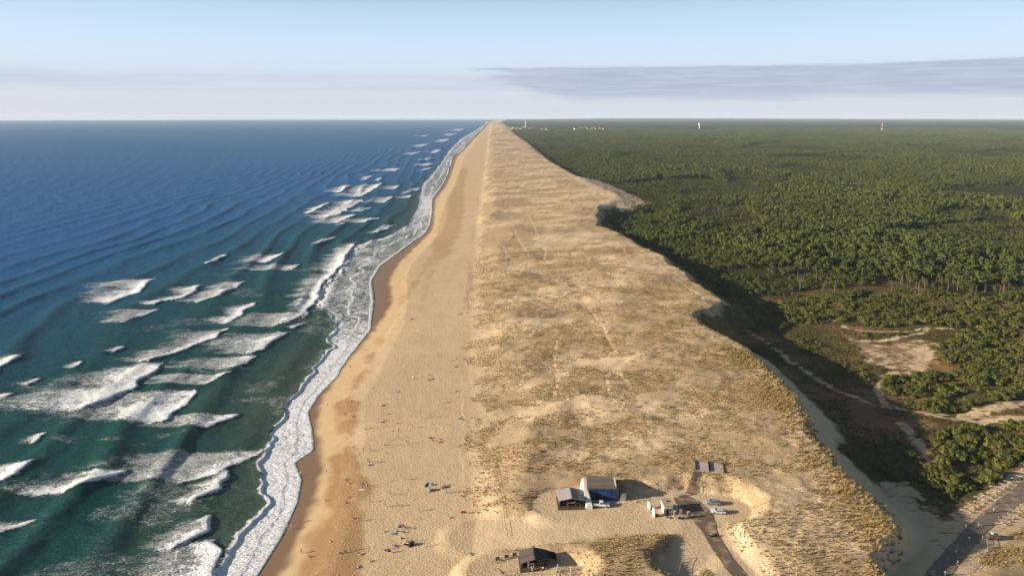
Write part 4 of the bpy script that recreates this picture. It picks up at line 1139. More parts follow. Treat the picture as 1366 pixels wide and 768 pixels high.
dv = a1 - a0; dv.z += .35; L_ = dv.xy.length; ang = math.atan2(dv.y, dv.x)
nn = 40
pl_me = MB().box((0, 0, 0), (L_ / nn * .88, 1.9, .07)).mesh('plank', M_BROWNBOARD)
for k in range(nn):
    f = (k + .5) / nn; w = dv * f; gzz = max(max(gz(a0.x + w.x + ex, a0.y + w.y + ey) for ex in (-.9, 0, .9) for ey in (-.4, .4)) - a0.z + .16, w.z + .12)
    o = link('plank', pl_me, rp); o.location = (w.x, w.y, gzz); o.rotation_euler = (0, 0, ang)
for s_ in (-1, 1):
    off = Vector((-math.sin(ang), math.cos(ang), 0)) * s_ * .98
    MB().tube(off + Vector((0, 0, .75)), off + dv + Vector((0, 0, .95)), .05, None, 4).build('handrail', M_BROWNBOARD, rp)
    for k in range(6):
        f = k / 5; MB().tube(off + dv * f + Vector((0, 0, -.4)), off + dv * f + Vector((0, 0, .8 + .15 * f)), .05, None, 4).build('rail_post', M_BROWNBOARD, rp)
rail_fence([(893,660),(905,662),(917,660)], 'grey post and wire fence at the foot of the ramp', 7, 1.0, M_GREYBOARD, (.5, .9))

# ---- cars
def car(name, label, p, rz, paint, kind='hatch', group=None):
    o = thing(name, label, 'pickup truck' if kind == 'pickup' else 'car', p + Vector((0, 0, .06)), rz, group)
    L = 5.2 if kind == 'pickup' else 4.3
    h = L / 2; wd = .9
    k = 1.12 if kind == 'pickup' else 1.0
    if kind == 'pickup':
        lower = [(-h, .5), (-h, 1.05), (-h + 1.6, 1.08), (.62, 1.08), (h - .25, 1.0), (h, .78), (h, .45), (-h, .42)]
    else:
        lower = [(-h, .5), (-h + .06, .95), (-h + .4, 1.0), (.85, .98), (h - .25, .80), (h, .62), (h, .35), (-h, .33)]
    b_ = MB().prism(lower, 'y', -wd, wd)
    b_.build('body', paint, o, .06)
    cab = [(-.75, 1.07), (-.62, 1.74), (.55, 1.74), (1.25, 1.07)] if kind == 'pickup' else [(-h + .25, .98), (-h + .75, 1.44), (.25, 1.46), (1.05, .97)]
    c_ = MB()
    n_ = len(cab)
    for s_ in (-1, 1):
        for i_, q_ in enumerate(cab): c_.V.append((q_[0], s_ * (wd - (.05 if i_ in (0, n_ - 1) else .17)), q_[1]))
    c_.F += [tuple(range(n_))[::-1], tuple(n_ + i_ for i_ in range(n_))] + [(i_, (i_ + 1) % n_, n_ + (i_ + 1) % n_, n_ + i_) for i_ in range(n_)]
    c_.build('cabin', paint, o, .04)
    za, zb2 = cab[0][1] + .08, cab[1][1] - .08
    for s_ in (-1, 1):
        yy = s_ * (wd - .10)
        i0, i1 = (cab[0][0] + .22, cab[1][0] + .12), (cab[3][0] - .28, cab[2][0] - .08)
        w_ = MB(); n0 = len(w_.V)
        for dyy in (0, s_ * .04): w_.V += [(i0[0], yy + s_ * .03 + dyy, za), (i1[0], yy + s_ * .03 + dyy, za), (i1[1], yy - s_ * .06 + dyy, zb2), (i0[1], yy - s_ * .06 + dyy, zb2)]
        w_.F += [(0, 1, 2, 3), (7, 6, 5, 4), (0, 4, 5, 1), (1, 5, 6, 2), (2, 6, 7, 3), (3, 7, 4, 0)]
        w_.build('side_window', M_GLASS, o)
        MB().box((.95 if kind == 'pickup' else .75, s_ * (wd + .1), cab[0][1] + .08), (.14, .2, .16)).build('mirror', paint, o)
        MB().box((h - .06, s_ * .62, .78 if kind == 'pickup' else .66), (.16, .42, .18)).build('headlight', M_LAMP, o)
        MB().box((-h - .0, s_ * .74, .85), (.10, .2, .3)).build('tail_light', M_TAIL, o)
        for wx in (-h + .85, h - .85):
            wh = MB().tube((wx, s_ * (wd - .2), .34 * k), (wx, s_ * (wd + .03), .34 * k), .34 * k, None, 14).build('wheel', M_BLACK, o)
            MB().tube((wx, s_ * (wd + .01), .34 * k), (wx, s_ * (wd + .05), .34 * k), .20 * k, None, 10).build('rim', M_CHROME, wh)
    def slant(nm, q0, q1, off):
        w_ = MB(); dx_, dz_ = q1[0] - q0[0], q1[1] - q0[1]; L2 = math.hypot(dx_, dz_); nx_, nz_ = (-dz_ / L2 * off, dx_ / L2 * off)
        a_, e_ = .12, .88
        P0, P1 = (q0[0] + dx_ * a_, q0[1] + dz_ * a_), (q0[0] + dx_ * e_, q0[1] + dz_ * e_)
        for g_ in (.3, 1): w_.V += [(P0[0] + nx_ * g_, -wd + .17, P0[1] + nz_ * g_), (P0[0] + nx_ * g_, wd - .17, P0[1] + nz_ * g_), (P1[0] + nx_ * g_, wd - .24, P1[1] + nz_ * g_), (P1[0] + nx_ * g_, -wd + .24, P1[1] + nz_ * g_)]
        w_.F += [(0, 1, 2, 3), (7, 6, 5, 4), (0, 4, 5, 1), (1, 5, 6, 2), (2, 6, 7, 3), (3, 7, 4, 0)]
        w_.build(nm, M_GLASS, o)
    slant('windscreen', cab[3], cab[2], -.03); slant('rear_window', cab[0], cab[1], .03)
    MB().box((h - .02, 0, .48), (.14, 1.7, .2)).build('bumper', M_BLACK if kind == 'pickup' else paint, o)
    MB().box((-h + .0, 0, .5), (.14, 1.7, .2)).build('bumper', M_BLACK, o)
    if kind == 'pickup':
        MB().box((-1.75, 0, 1.10), (1.55, 1.5, .04)).build('load_bed', M_BLACK, o)
        for s_ in (-1, 1): MB().box((-1.72, s_ * .83, 1.17), (1.75, .12, .2)).build('bed_side', paint, o)
        MB().box((-2.54, 0, 1.17), (.1, 1.6, .2)).build('tailgate', paint, o)
        MB().tube((-.85, -.75, 1.1), (-.85, -.75, 1.75), .04).tube((-.85, .75, 1.1), (-.85, .75, 1.75), .04).tube((-.85, -.75, 1.75), (-.85, .75, 1.75), .04).build('roll_bar', M_BLACK, o)
    return o
car('pickup_truck', 'white pickup truck with black load bed parked before the bunker', at(802, 675), R(-4), M_WHITECAR, 'pickup')
car('parked_car', 'dark grey hatchback parked on the car park nearer the ramp', at(951, 672, 9), R(172), M_GREYCAR, 'hatch', 'cars on the car park')
car('parked_car', 'silver hatchback with pale bonnet parked beside the sand bank', at(958, 684, 9), R(172), M_SILVERCAR, 'hatch', 'cars on the car park')

# ---- bicycle racks, bicycles and the cart along the footpath
def rack(px, py, rz, label, grp):
    p = at(px, py, 5); o = thing('bicycle_rack', label, 'bicycle rack', p, rz, grp)
    MB().box((0, 0, .62), (2.9, .30, .16)).build('rail', M_RAIL, o)
    for sx in (-1.2, 1.2): MB().box((sx, 0, .25), (.16, .16, .66)).build('post', M_RAIL, o)
    return o
nL = 17
for k in range(nL):
    f = k / (nL - 1); px, py = 1287 + f * 92, 683 - f * 63
    if px > 1372: break
    lb = 'pale log bicycle rack between the thicket and the footpath' if 0 < k < nL - 1 else 'pale log bicycle rack at the dune end of the long row'
    rack(px + random.uniform(-.8, .8), py, R(-32), lb, 'bicycle racks on the thicket side of the path')
for k in range(9):
    f = k / 8; px, py = 1334 + f * 44, 700 - f * 33
    if px > 1372: break
    rack(px + random.uniform(-.8, .8), py, R(-24), 'pale log bicycle rack on the grassy side of the footpath', 'bicycle racks on the grassy side of the path')
def bike_parts(paint):
    B_ = []
    B_.append(('wheel', MB().ring((-.52, 0, .34), .33, .03, 'y', 12).mesh('wheel', M_BLACK)))
    B_.append(('wheel', MB().ring((.52, 0, .34), .33, .03, 'y', 12).mesh('wheel', M_BLACK)))
    B_.append(('frame', MB().tube((-.52, 0, .34), (-.1, 0, .3), .03).tube((-.1, 0, .3), (.38, 0, .78), .035).tube((-.2, 0, .82), (.38, 0, .82), .035).tube((-.1, 0, .3), (-.22, 0, .92), .03).tube((-.52, 0, .34), (-.2, 0, .8), .025).tube((.52, 0, .34), (.38, 0, .95), .03).mesh('frame', paint)))
    B_.append(('handlebar', MB().tube((.36, -.28, 1.0), (.36, .28, 1.0), .025).tube((.38, 0, .9), (.36, 0, 1.0), .025).mesh('handlebar', M_BLACK)))
    B_.append(('saddle', MB().box((-.24, 0, .95), (.28, .16, .07)).mesh('saddle', M_BLACK)))
    return B_
PAINTS = {'white': plain('white_frame', (.75, .75, .73), .3, .5), 'red': plain('red_frame', (.5, .03, .03), .3, .5), 'blue': plain('blue_frame', (.04, .14, .42), .3, .5), 'black': plain('black_frame', (.03, .03, .03), .3, .5), 'silver': plain('silver_frame', (.5, .5, .5), .3, .5)}
BK = {k: bike_parts(v) for k, v in PAINTS.items()}
cols = list(PAINTS)
for i, (px, py, c) in enumerate([(1296, 678, 'white'), (1302, 675, 'red'), (1311, 668, 'white'), (1319, 662, 'black'), (1326, 658, 'white'), (1331, 654, 'blue'), (1338, 650, 'silver'), (1346, 645, 'white'), (1353, 640, 'red'), (1360, 636, 'silver'), (1290, 672, 'silver'), (1300, 664, 'white'), (1308, 660, 'silver'), (1321, 650, 'white'), (1336, 698, 'white'), (1341, 693, 'silver'), (1351, 685, 'blue'), (1356, 681, 'silver')]):
    side = 'grassy side of the path' if i > 13 else ('row nearest the thicket' if 9 < i else 'long rack row')
    o = thing('bicycle', '%s bicycle parked against a rack in the %s' % (c, side), 'bicycle', at(px, py, 5), R(-30 + random.uniform(-12, 12)), 'bicycles in the racks')
    for nm, me in BK[c]: link(nm, me, o)
p = at(1325, 718, 5.5)
o = thing('wooden_cart', 'small dark wooden cart standing on the dry grass by the footpath', 'cart', p, R(-12))
MB().box((0, 0, .75), (2.6, 1.7, .9)).build('box', M_BROWNBOARD, o, .04)
MB().box((0, 0, 1.24), (2.8, 1.9, .10)).build('lid', M_DARKBOARD, o)
MB().box((-.3, .4, 1.55), (.6, .6, .55)).build('bundle', M_WHITE, o, .1)
for sx in (-.9, .9):
    for s_ in (-1, 1): MB().tube((sx, s_ * .85, .32), (sx, s_ * 1.0, .32), .33, None, 12).build('wheel', M_BLACK, o)
rail_fence([(1290,764),(1300,752),(1311,744),(1318,735),(1316,722)], 'thin post and wire fence between the footpath and the dry grass', 11, 1.1, M_GREYBOARD, (.5, .92))
rail_fence([(905,768),(908,754),(914,745)], 'grey stake fence at the shaded side of the grassy mound', 6, 1.1, M_GREYBOARD, (.5, .92))

# ---- stake lines in the foredune
for pts, lb in (([(659,612),(663,632),(668,655),(673,690),(677,715)], 'long line of short wooden stakes down the foredune'),):
    rail_fence(pts, lb, 16, .7, M_BROWNBOARD, (.8,), 'stake_fence')

# ---- far landmarks
def far_at(px, py, z=6):
    x, y = unproj(px, py, z); return Vector((x, y, z + float(earth(x, y))))
p = far_at(933, 172)
o = thing('water_tower', 'white water tower rising from the far forest', 'water tower', p)
MB().tube((0, 0, 0), (0, 0, 36), 6, 5.0, 14).build('shaft', M_FARWHITE, o)
MB().tube((0, 0, 30), (0, 0, 40), 6.0, 13, 18).tube((0, 0, 40), (0, 0, 50), 13, 13, 18).build('tank', M_FARWHITE, o)
MB().tube((0, 0, 50), (0, 0, 53), 13.4, 2, 18).build('roof', M_FARWHITE, o)
p = far_at(1176, 176)
o = thing('lattice_mast', 'red and white lattice mast standing in the far forest', 'mast', p)
for s_ in range(5):
    z0_, z1_ = s_ * 15, (s_ + 1) * 15
    w0, w1 = 5.0 - s_ * .8, 5.0 - (s_ + 1) * .8
    mb = MB()
    for sx, sy in ((-1, -1), (1, -1), (1, 1), (-1, 1)):
        mb.tube((sx * w0, sy * w0, z0_), (sx * w1, sy * w1, z1_), .5, .5, 4)
    for (ax_, ay_), (bx_, by_) in zip([(-1, -1), (1, -1), (1, 1), (-1, 1)], [(1, -1), (1, 1), (-1, 1), (-1, -1)]):
        mb.tube((ax_ * w0, ay_ * w0, z0_), (bx_ * w1, by_ * w1, z1_), .3, .3, 4)
        mb.tube((bx_ * w0, by_ * w0, z0_), (ax_ * w1, ay_ * w1, z1_), .3, .3, 4)
    mb.build('section', M_REDSTEEL if s_ % 2 == 0 else M_FARWHITE, o)
p = far_at(701, 171)
o = thing('far_tower', 'slender pale tower standing above the distant seaside town', 'tower', p)
MB().tube((0, 0, 0), (0, 0, 62), 7, 5, 12).build('shaft', M_FARWHITE, o)
MB().tube((0, 0, 62), (0, 0, 68), 7, 7, 12).build('gallery', M_FARWHITE, o)
MB().tube((0, 0, 68), (0, 0, 78), 3.6, 2.6, 10).build('lantern', M_STEELGREY, o)
rv = np.random.default_rng(77)
for k in range(34):
    if k < 22: px, py = 676 + k * 2.6 + rv.uniform(-1, 1), 171.0 + k * .12 + rv.uniform(-1.5, 1.5)
    else: px, py = 766 + (k - 22) * 3.6 + rv.uniform(-1.5, 1.5), 172.2 + rv.uniform(-1.4, 1.4)
    p = far_at(px, py, 8)
    w_, d_, h_ = rv.uniform(10, 26), rv.uniform(10, 15), rv.uniform(8, 14)
    flat = rv.uniform() < .45
    wallm = M_FARWHITE
    o = thing('town_building', 'white flat-roofed apartment block in the distant seaside town' if flat else 'white house with terracotta roof in the distant seaside town', 'building', p, rv.uniform(-.4, .4), 'flat-roofed blocks of the distant town' if flat else 'tiled houses of the distant town')
    MB().box((0, 0, h_ / 2), (w_, d_, h_)).build('wall', wallm, o)
    if flat: MB().box((0, 0, h_ + .4), (w_ + .6, d_ + .6, .8)).build('roof', M_STEELGREY, o)
    else: MB().prism([(-d_ / 2 - .8, h_ + .02), (0, h_ + 4.5), (d_ / 2 + .8, h_ + .02)], 'x', -w_ / 2 - .6, w_ / 2 + .6).build('roof', M_BRICK, o)
    for q_ in range(int(w_ // 6)): MB().box((-w_ / 2 + 4 + q_ * 6, -d_ / 2 - .05, h_ * .55), (2.2, .2, 2.6)).build('window', M_GLASS, o)
# ================================================================== people
SKIN = [plain('skin_tanned', (0.42, 0.235, 0.145), .6, .2, .05), plain('skin_light', (0.55, 0.35, 0.25), .6, .2, .05)]
HAIR = [plain('hair_dark', (0.03, 0.02, 0.015), .7, .2, .1), plain('hair_fair', (0.30, 0.20, 0.09), .7, .2, .1)]
CLOTH = {k: plain('cloth_' + k, v, .85, .1, .08) for k, v in dict(red=(.48, .04, .03), blue=(.03, .10, .36), black=(.018, .018, .02), white=(.75, .74, .71), grey=(.20, .20, .21), orange=(.6, .2, .04), teal=(.03, .25, .28), pink=(.6, .25, .25), navy=(.015, .025, .08), green=(.05, .18, .06)).items()}
def joints(pose):
    """joint name -> (position, radius); chains hang on the pelvis"""
    J = {}
    def put_(n, p, r): J[n] = (Vector(p), r)
    put_('pelvis', (0, 0, .95), .125); put_('waist', (0, 0, 1.12), .115); put_('chest', (0, .0, 1.33), .14); put_('neck', (0, .01, 1.48), .055)
    put_('chin', (0, .02, 1.55), .075); put_('head', (0, .025, 1.64), .098); put_('crown', (0, .02, 1.70), .07)
    for s_, n in ((-1, 'l'), (1, 'r')):
        put_('shoulder_' + n, (s_ * .17, 0, 1.40), .065); put_('elbow_' + n, (s_ * .24, .0, 1.13), .043); put_('wrist_' + n, (s_ * .26, .05, .90), .032); put_('hand_' + n, (s_ * .26, .08, .80), .035)
        put_('hip_' + n, (s_ * .09, 0, .88), .095); put_('knee_' + n, (s_ * .10, .02, .49), .065); put_('ankle_' + n, (s_ * .10, 0, .09), .043); put_('toe_' + n, (s_ * .11, .15, .04), .035)
    def mv(**k):
        for n, p in k.items(): J[n] = (Vector(p), J[n][1])
    if pose == 'walk':
        mv(knee_l=(-.09, .17, .52), ankle_l=(-.09, .24, .10), toe_l=(-.09, .38, .09), knee_r=(.09, -.03, .50), ankle_r=(.10, -.30, .14), toe_r=(.10, -.20, .04),
           elbow_l=(-.23, -.12, 1.14), wrist_l=(-.24, -.16, .92), hand_l=(-.24, -.15, .83), elbow_r=(.23, .10, 1.14), wrist_r=(.24, .26, .98), hand_r=(.24, .33, .92))
    if pose in ('sit',):
        dz_ = .83
        for n in list(J): J[n] = (J[n][0] - Vector((0, 0, dz_)), J[n][1])
        for n in ('waist', 'chest', 'neck', 'chin', 'head', 'crown', 'shoulder_l', 'shoulder_r'):
            p, r = J[n]; J[n] = (p + Vector((0, -.25 * (p.z - .12), -.02 * p.z)), r)
        mv(knee_l=(-.13, .42, .42), ankle_l=(-.12, .72, .06), toe_l=(-.13, .86, .05), knee_r=(.14, .45, .33), ankle_r=(.13, .82, .06), toe_r=(.14, .94, .09), hip_l=(-.09, .05, .10), hip_r=(.09, .05, .10),
           elbow_l=(-.27, -.22, .28), wrist_l=(-.26, -.34, .06), hand_l=(-.26, -.42, .04), elbow_r=(.27, .10, .34), wrist_r=(.18, .34, .40), hand_r=(.14, .42, .40))
    if pose == 'lie':
        for n in list(J):
            p, r = J[n]; J[n] = (Vector((p.x, p.z - .9, .13 - p.y * .5)), r)
        mv(knee_l=(-.12, -.42, .22), elbow_l=(-.36, .30, .08), wrist_l=(-.30, .52, .08), hand_l=(-.22, .62, .10))
    return J
BONES = [('pelvis', 'waist'), ('waist', 'chest'), ('chest', 'neck'), ('neck', 'chin'), ('chin', 'head'), ('head', 'crown')]
for n in 'lr': BONES += [('chest', 'shoulder_' + n), ('shoulder_' + n, 'elbow_' + n), ('elbow_' + n, 'wrist_' + n), ('wrist_' + n, 'hand_' + n), ('pelvis', 'hip_' + n), ('hip_' + n, 'knee_' + n), ('knee_' + n, 'ankle_' + n), ('ankle_' + n, 'toe_' + n)]
BASE = {}
def base_body(pose):
    if pose in BASE: return BASE[pose]
    J = joints(pose); names = list(J)
    me = bpy.data.meshes.new('skeleton'); me.from_pydata([tuple(J[n][0]) for n in names], [(names.index(a), names.index(b_)) for a, b_ in BONES], [])
    o = bpy.data.objects.new('skeleton', me); COL.objects.link(o)
    o.modifiers.new('skin', 'SKIN')
    for i, n in enumerate(names):
        sv = me.skin_vertices[0].data[i]; sv.radius = (J[n][1],) * 2; sv.use_root = n == 'pelvis'
    sb = o.modifiers.new('sub', 'SUBSURF'); sb.levels = 1; sb.render_levels = 1
    dg = bpy.context.evaluated_depsgraph_get()
    out = bpy.data.meshes.new_from_object(o.evaluated_get(dg))
    bpy.data.objects.remove(o)
    out.polygons.foreach_set('use_smooth', np.ones(len(out.polygons), bool))
    reg = []
    up = Vector((0, 0, 1)) if pose != 'lie' else Vector((0, 1, 0))
    for f in out.polygons:
        c = f.center
        n = min(names, key=lambda k: (J[k][0] - c).length - J[k][1])
        part = n.split('_')[0]
        if part in ('head', 'crown', 'chin'):
            h_ = J['head'][0]; back = (c - h_).dot(up) > .02 or (c.y - h_.y < -.03 if pose != 'lie' else c.z - h_.z < -.03)
            reg.append(3 if back else 0)
        elif part in ('chest', 'waist', 'shoulder'): reg.append(1)
        elif part in ('pelvis', 'hip'): reg.append(2)
        elif part == 'knee' and (c - J[n][0]).dot(up) > .06 and pose in ('stand', 'walk'): reg.append(2)
        else: reg.append(0)
    BASE[pose] = (out, reg); return BASE[pose]
CACHE = {}
def person_mesh(pose, top, bottom, sk, hr):
    key = (pose, top, bottom, sk, hr)
    if key not in CACHE:
        src, reg = base_body(pose); me = src.copy(); me.name = 'person'
        me.materials.clear()
        for m_ in (SKIN[sk], CLOTH[top] if top else SKIN[sk], CLOTH[bottom], HAIR[hr]): me.materials.append(m_)
        me.polygons.foreach_set('material_index', np.array(reg, np.int32))
        CACHE[key] = me
    return CACHE[key]
rp_ = random.Random(21)
def person(px, py, pose, where, zg=4, face=None, top=None, bottom=None, sc=1.0):
    tops = ['red', 'blue', 'black', 'white', None, None, 'grey', 'pink', 'teal', 'navy', 'orange']
    top = rp_.choice(tops) if top is None else (None if top == 'none' else top)
    bottom = bottom or rp_.choice(['black', 'blue', 'navy', 'red', 'grey', 'white', 'teal'])
    sk, hr = rp_.randrange(2), rp_.randrange(2)
    x, y, z = on_ground(px, py, zg)
    z = max(z, 0.03)
    o = link('person', person_mesh(pose, top, bottom, sk, hr)); o.location = (x, y, z + .01); o.scale = (sc,) * 3
    o.rotation_euler = (0, 0, rp_.uniform(0, 6.28) if face is None else face)
    verb = dict(stand='standing', walk='walking', sit='sitting', lie='lying')[pose]
    tag(o, 'person %s in %s and %s %s %s' % (verb, (top + ' top') if top else 'bare chest', bottom, 'shorts' if pose != 'lie' else 'swimwear', where), 'person', 'people on the beach and the paths')
    return o
towels = 0
def towel(px, py, col, where, rz=None, zg=4):
    x, y, z = on_ground(px, py, zg); a = rp_.uniform(-.4, .4) if rz is None else rz
    mb = MB(); n = 5
    for i in range(n):
        for j in range(3): mb.V.append((-.95 + 1.9 * i / (n - 1), -.45 + .45 * j, .04 + .03 * math.sin(i * 2.1 + j)))
    for i in range(n - 1):
        for j in range(2): mb.F.append((i * 3 + j, (i + 1) * 3 + j, (i + 1) * 3 + j + 1, i * 3 + j + 1))
    o = mb.build('beach_towel', CLOTH[col]); o.location = (x, y, z + .03); o.rotation_euler = (0, 0, a)
    md = o.modifiers.new('thick', 'SOLIDIFY'); md.thickness = .02
    tag(o, '%s beach towel spread on the sand %s' % (col, where), 'towel', 'towels on the beach')
def bag(px, py, col, where, zg=4):
    x, y, z = on_ground(px, py, zg); o = thing('beach_bag', '%s beach bag set down %s' % (col, where), 'bag', (x, y, z), rp_.uniform(0, 3), 'bags on the beach')
    MB().box((0, 0, .22), (.62, .36, .44), 0, (.8, .6)).build('body', CLOTH[col], o, .06)
    MB().tube((-.15, 0, .42), (-.1, 0, .62), .02).tube((-.1, 0, .62), (.1, 0, .62), .02).tube((.1, 0, .62), (.15, 0, .42), .02).build('handle', CLOTH['black'], o)
def beach_tent(px, py, col, where, zg=4, rz=0):
    x, y, z = on_ground(px, py, zg); o = thing('beach_tent', 'small %s half-dome beach tent %s' % (col, where), 'beach tent', (x, y, z), rz)
    mb = MB(); A_, B_ = 8, 4
    for i in range(A_ + 1):
        for j in range(B_ + 1):
            u, v = math.pi * i / A_, math.pi / 2 * j / B_
            mb.V.append((1.15 * math.cos(u) * math.cos(v * .98), 1.0 * math.sin(u) * math.cos(v * .98), 1.2 * math.sin(v)))
    for i in range(A_):
        for j in range(B_): k = i * (B_ + 1) + j; mb.F.append((k, k + B_ + 1, k + B_ + 2, k + 1))
    c = mb.build('canopy', CLOTH[col], o); md = c.modifiers.new('thick', 'SOLIDIFY'); md.thickness = .03
    MB().box((0, .2, .02), (2.2, 1.5, .04)).build('groundsheet', CLOTH['grey'], o)
    MB().tube((-1.13, 0, .03), (0, .05, 1.2), .02).tube((0, .05, 1.2), (1.13, 0, .03), .02).build('pole', M_STEELGREY, o)
def parasol(px, py, col, where, zg=4):
    x, y, z = on_ground(px, py, zg); o = thing('parasol', '%s beach parasol %s' % (col, where), 'parasol', (x, y, z)); o.rotation_euler = (R(10), R(-14), 0)
    MB().tube((0, 0, -.2), (0, 0, 2.0), .03).build('pole', M_WHITE, o)
    mb = MB(); n = 8; mb.V.append((0, 0, 2.05))
    for k in range(n): mb.V.append((1.05 * math.cos(k * math.tau / n), 1.05 * math.sin(k * math.tau / n), 1.65))
    for k in range(n): mb.F.append((0, 1 + k, 1 + (k + 1) % n))
    c = mb.build('canopy', CLOTH[col], o); md = c.modifiers.new('thick', 'SOLIDIFY'); md.thickness = .03
    MB().tube((0, 0, 2.0), (0, 0, 2.2), .03, .01).build('finial', M_WHITE, o)
W1, W2, W3, W4 = 'at the edge of the breaking foam', 'on the smooth sand above the waterline', 'on the open dry beach', 'on the upper beach below the dune'
for px, py, pose, w in [(404.9,584,'stand',W1),(389,706,'walk',W1),(401,634,'walk',W1),(399,697,'walk',W2),(437,541,'walk',W2),(497.5,443,'walk',W2),(436,631,'walk',W2),(402,738,'walk',W2),
    (434,668,'sit',W2),(413,743,'sit',W2),(458,552,'sit',W2),(461,536,'stand',W2),(469,535.5,'sit',W2),(470,556,'sit',W2),(531.5,420,'sit',W2),
    (532,576,'stand',W3),(542,592,'stand',W3),(573,585,'sit',W3),(577,588,'sit',W3),(587,588.5,'sit',W3),(585,586,'sit',W3),(493,603,'stand',W3),(520,594.5,'walk',W3),
    (491,616,'stand',W3),(493,618,'stand',W3),(497,617.5,'stand',W3),(483,650,'stand',W3),(489,648,'stand',W3),(490,651,'stand',W3),(473,600,'sit',W3),(485,602,'stand',W3),(465,645,'sit',W3),(464,664,'sit',W3),(462,671,'sit',W3),
    (472,692,'sit',W3),(477,695,'stand',W3),(511,709,'sit',W3),(526,711,'lie',W3),(529,709,'sit',W3),(537,706,'stand',W3),(541,704,'sit',W3),(534,701,'lie',W3),(523,728,'sit',W3),(527,729,'sit',W3),(516,733,'lie',W3),(525,736,'sit',W3),
    (545,724,'sit',W3),(549,722,'stand',W3),(543,722,'sit',W3),(460,737,'sit',W3),(457,736,'lie',W3),(478,756,'lie',W3),(494,748,'sit',W3),(595,658,'walk',W3),(592,657,'stand',W3),(615,684,'sit',W4),(617,682,'lie',W4),(628,740,'sit',W4),(626,739,'sit',W4),(630,738,'lie',W4),
    (625,406,'stand',W4),(611,420,'sit',W4),(615,418,'lie',W4),(623,417,'sit',W4),(632,426,'sit',W4),(548,426,'sit',W2),(550,425,'lie',W2),(612,487,'sit',W4),(609,488,'lie',W4),(606,523,'sit',W4),(609,522,'sit',W4),(613,559,'sit',W4),(616,560,'sit',W4),(614,557,'lie',W4),
    (555,492,'walk',W3),(554,498,'sit',W3),(553,505,'sit',W3),(564,504,'stand',W3),(572,506,'lie',W3),(577,505,'lie',W3),(531,522,'lie',W3),(508,541,'sit',W3),(511,540,'lie',W3),(517,552,'sit',W3),(510,562,'lie',W3),(529,565,'sit',W3),(485,573,'sit',W3),(494,571,'sit',W3),
    (571,521,'stand',W3),(513,594,'sit',W3),(636,251,'stand',W4),(634,251.5,'sit',W4),(645,281,'stand',W4),(576,337,'walk',W3),(579,337.5,'sit',W3),(588,373,'stand',W3),(619,319,'sit',W4),(617,320,'stand',W4),(581,393,'sit',W3),(630,344,'stand',W4),(623,365,'sit',W4),(607,300,'walk',W3),(615,262,'stand',W4),(598,405,'walk',W3)]:
    person(px, py, pose, w)
for k in range(34):
    f = rp_.random() ** .8; py = 395 + 345 * f
    xl = np.interp(py, [395, 480, 560, 650, 740], [525, 470, 440, 430, 420]); xr = np.interp(py, [395, 600, 740], [618, 605, 600])
    px = xl + (xr - xl) * rp_.random()
    person(px, py, rp_.choice(['stand', 'stand', 'walk', 'sit', 'lie']), W3 if px > xl + 30 else W2)
for px, py, c, w in [(526,712,'teal',W3),(535,702,'blue',W3),(517,734,'navy',W3),(457,737,'navy',W3),(478,757,'grey',W3),(617,683,'red',W4),(630,739,'white',W4),(572,507,'orange',W3),(577,506,'blue',W3),(531,523,'grey',W3),(510,563,'blue',W3),(550,426,'black',W2),(615,419,'grey',W4),(609,489,'black',W4),(511,541,'navy',W3),(614,561,'white',W4),(587,590,'red',W3),(495,620,'blue',W3),(482,653,'white',W3),(543,726,'black',W3),(527,731,'pink',W3)]:
    towel(px, py, c, w)
for px, py, c, w in [(575,584,'black','beside the sitting group '+W3),(462,640,'black',W3),(484,645,'grey',W3),(539,710,'black','near the dark tent '+W3),(616,433,'white',W4),(612,447,'white',W4),(625,478,'white',W4),(470,596,'orange',W3),(514,604,'orange',W3),(536,718,'black','between the two sunbathing groups '+W3)]:
    bag(px, py, c, w)
beach_tent(571, 648, 'teal', 'standing alone in the middle of the beach', 4, .4)
beach_tent(573.5, 654, 'grey', 'beside the teal tent in the middle of the beach', 4, 2.2)
beach_tent(549, 727, 'black', 'among the sunbathers near the sand track', 4, 1.0)
parasol(577, 651, 'grey', 'beside the two tents in the middle of the beach')
W5, W6 = 'on the shaded lower footpath', 'on the sunlit footpath between the bicycle racks'
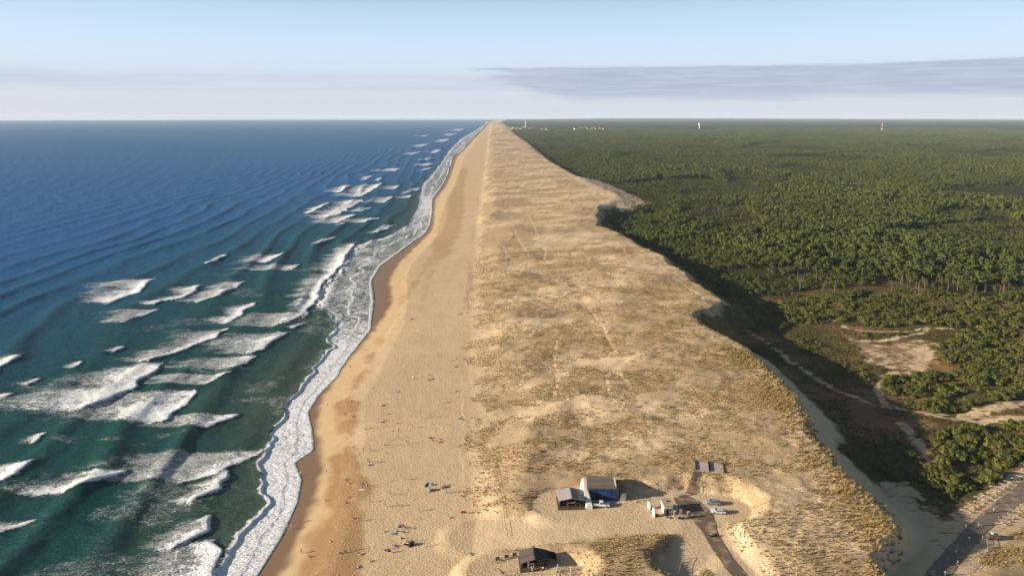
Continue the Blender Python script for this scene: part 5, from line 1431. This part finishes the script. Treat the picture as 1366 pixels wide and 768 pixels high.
for px, py, pose, w in [(1288,706,'walk',W5),(1289,704,'walk',W5),(1292,722,'walk',W5),(1289,727,'walk',W5),(1275,740,'walk',W5),(1277,754,'walk',W5),(1260,768,'walk',W5),(1305,702,'stand',W6),(1309,701,'stand',W6),(1311,685,'walk',W6),(1314,684,'stand',W6),(1327,672,'walk',W6),(1325,683,'walk',W6),(1310,720,'stand',W6),(1332,694,'stand',W6)]:
    person(px, py, pose, w, 5)
W7 = 'on the sand of the car park'
for px, py, pose, w in [(849,668,'stand','beside the bunker shadow'),(848,670,'sit','beside the bunker shadow'),(757,676,'stand','at the railing of the grey hut'),(752,675,'stand','at the railing of the grey hut'),(774,676,'stand','at the railing of the grey hut'),(784.5,673,'stand','at the foot of the whitewashed bunker wall'),(905,680,'stand','in front of the kiosk'),(909,685,'stand','in front of the kiosk'),(712,758,'stand','in front of the surf hut'),(724,759,'sit','in front of the surf hut')]:
    person(px, py, pose, w, 8)
# ================================================================== the air: sea haze
hm = bpy.data.materials.new('haze_air'); hm.use_nodes = True
ht = hm.node_tree
for n in list(ht.nodes):
    if n.type != 'OUTPUT_MATERIAL': ht.nodes.remove(n)
pv = ht.nodes.new('ShaderNodeVolumePrincipled')
pv.inputs['Color'].default_value = (0.74, 0.87, 1.0, 1)
pv.inputs['Density'].default_value = 3.0e-5
pv.inputs['Anisotropy'].default_value = 0.0
ht.links.new(pv.outputs[0], ht.nodes['Material Output'].inputs['Volume'])
bm = bmesh.new()
hx, ya, yb, za, zb_ = 41000.0, -60.0, FAR + 200.0, -310.0, 140.0
vs = [bm.verts.new((sx, yy, zz)) for sx in (-hx, hx) for yy in (ya, yb) for zz in (za, zb_)]
for f in ((0, 1, 3, 2), (4, 6, 7, 5), (0, 4, 5, 1), (2, 3, 7, 6), (0, 2, 6, 4), (1, 5, 7, 3)): bm.faces.new([vs[i] for i in f])
bmesh.ops.recalc_face_normals(bm, faces=bm.faces)
me = bpy.data.meshes.new('haze'); bm.to_mesh(me); bm.free()
hz = link('haze', me, None, hm); hz['kind'] = 'stuff'
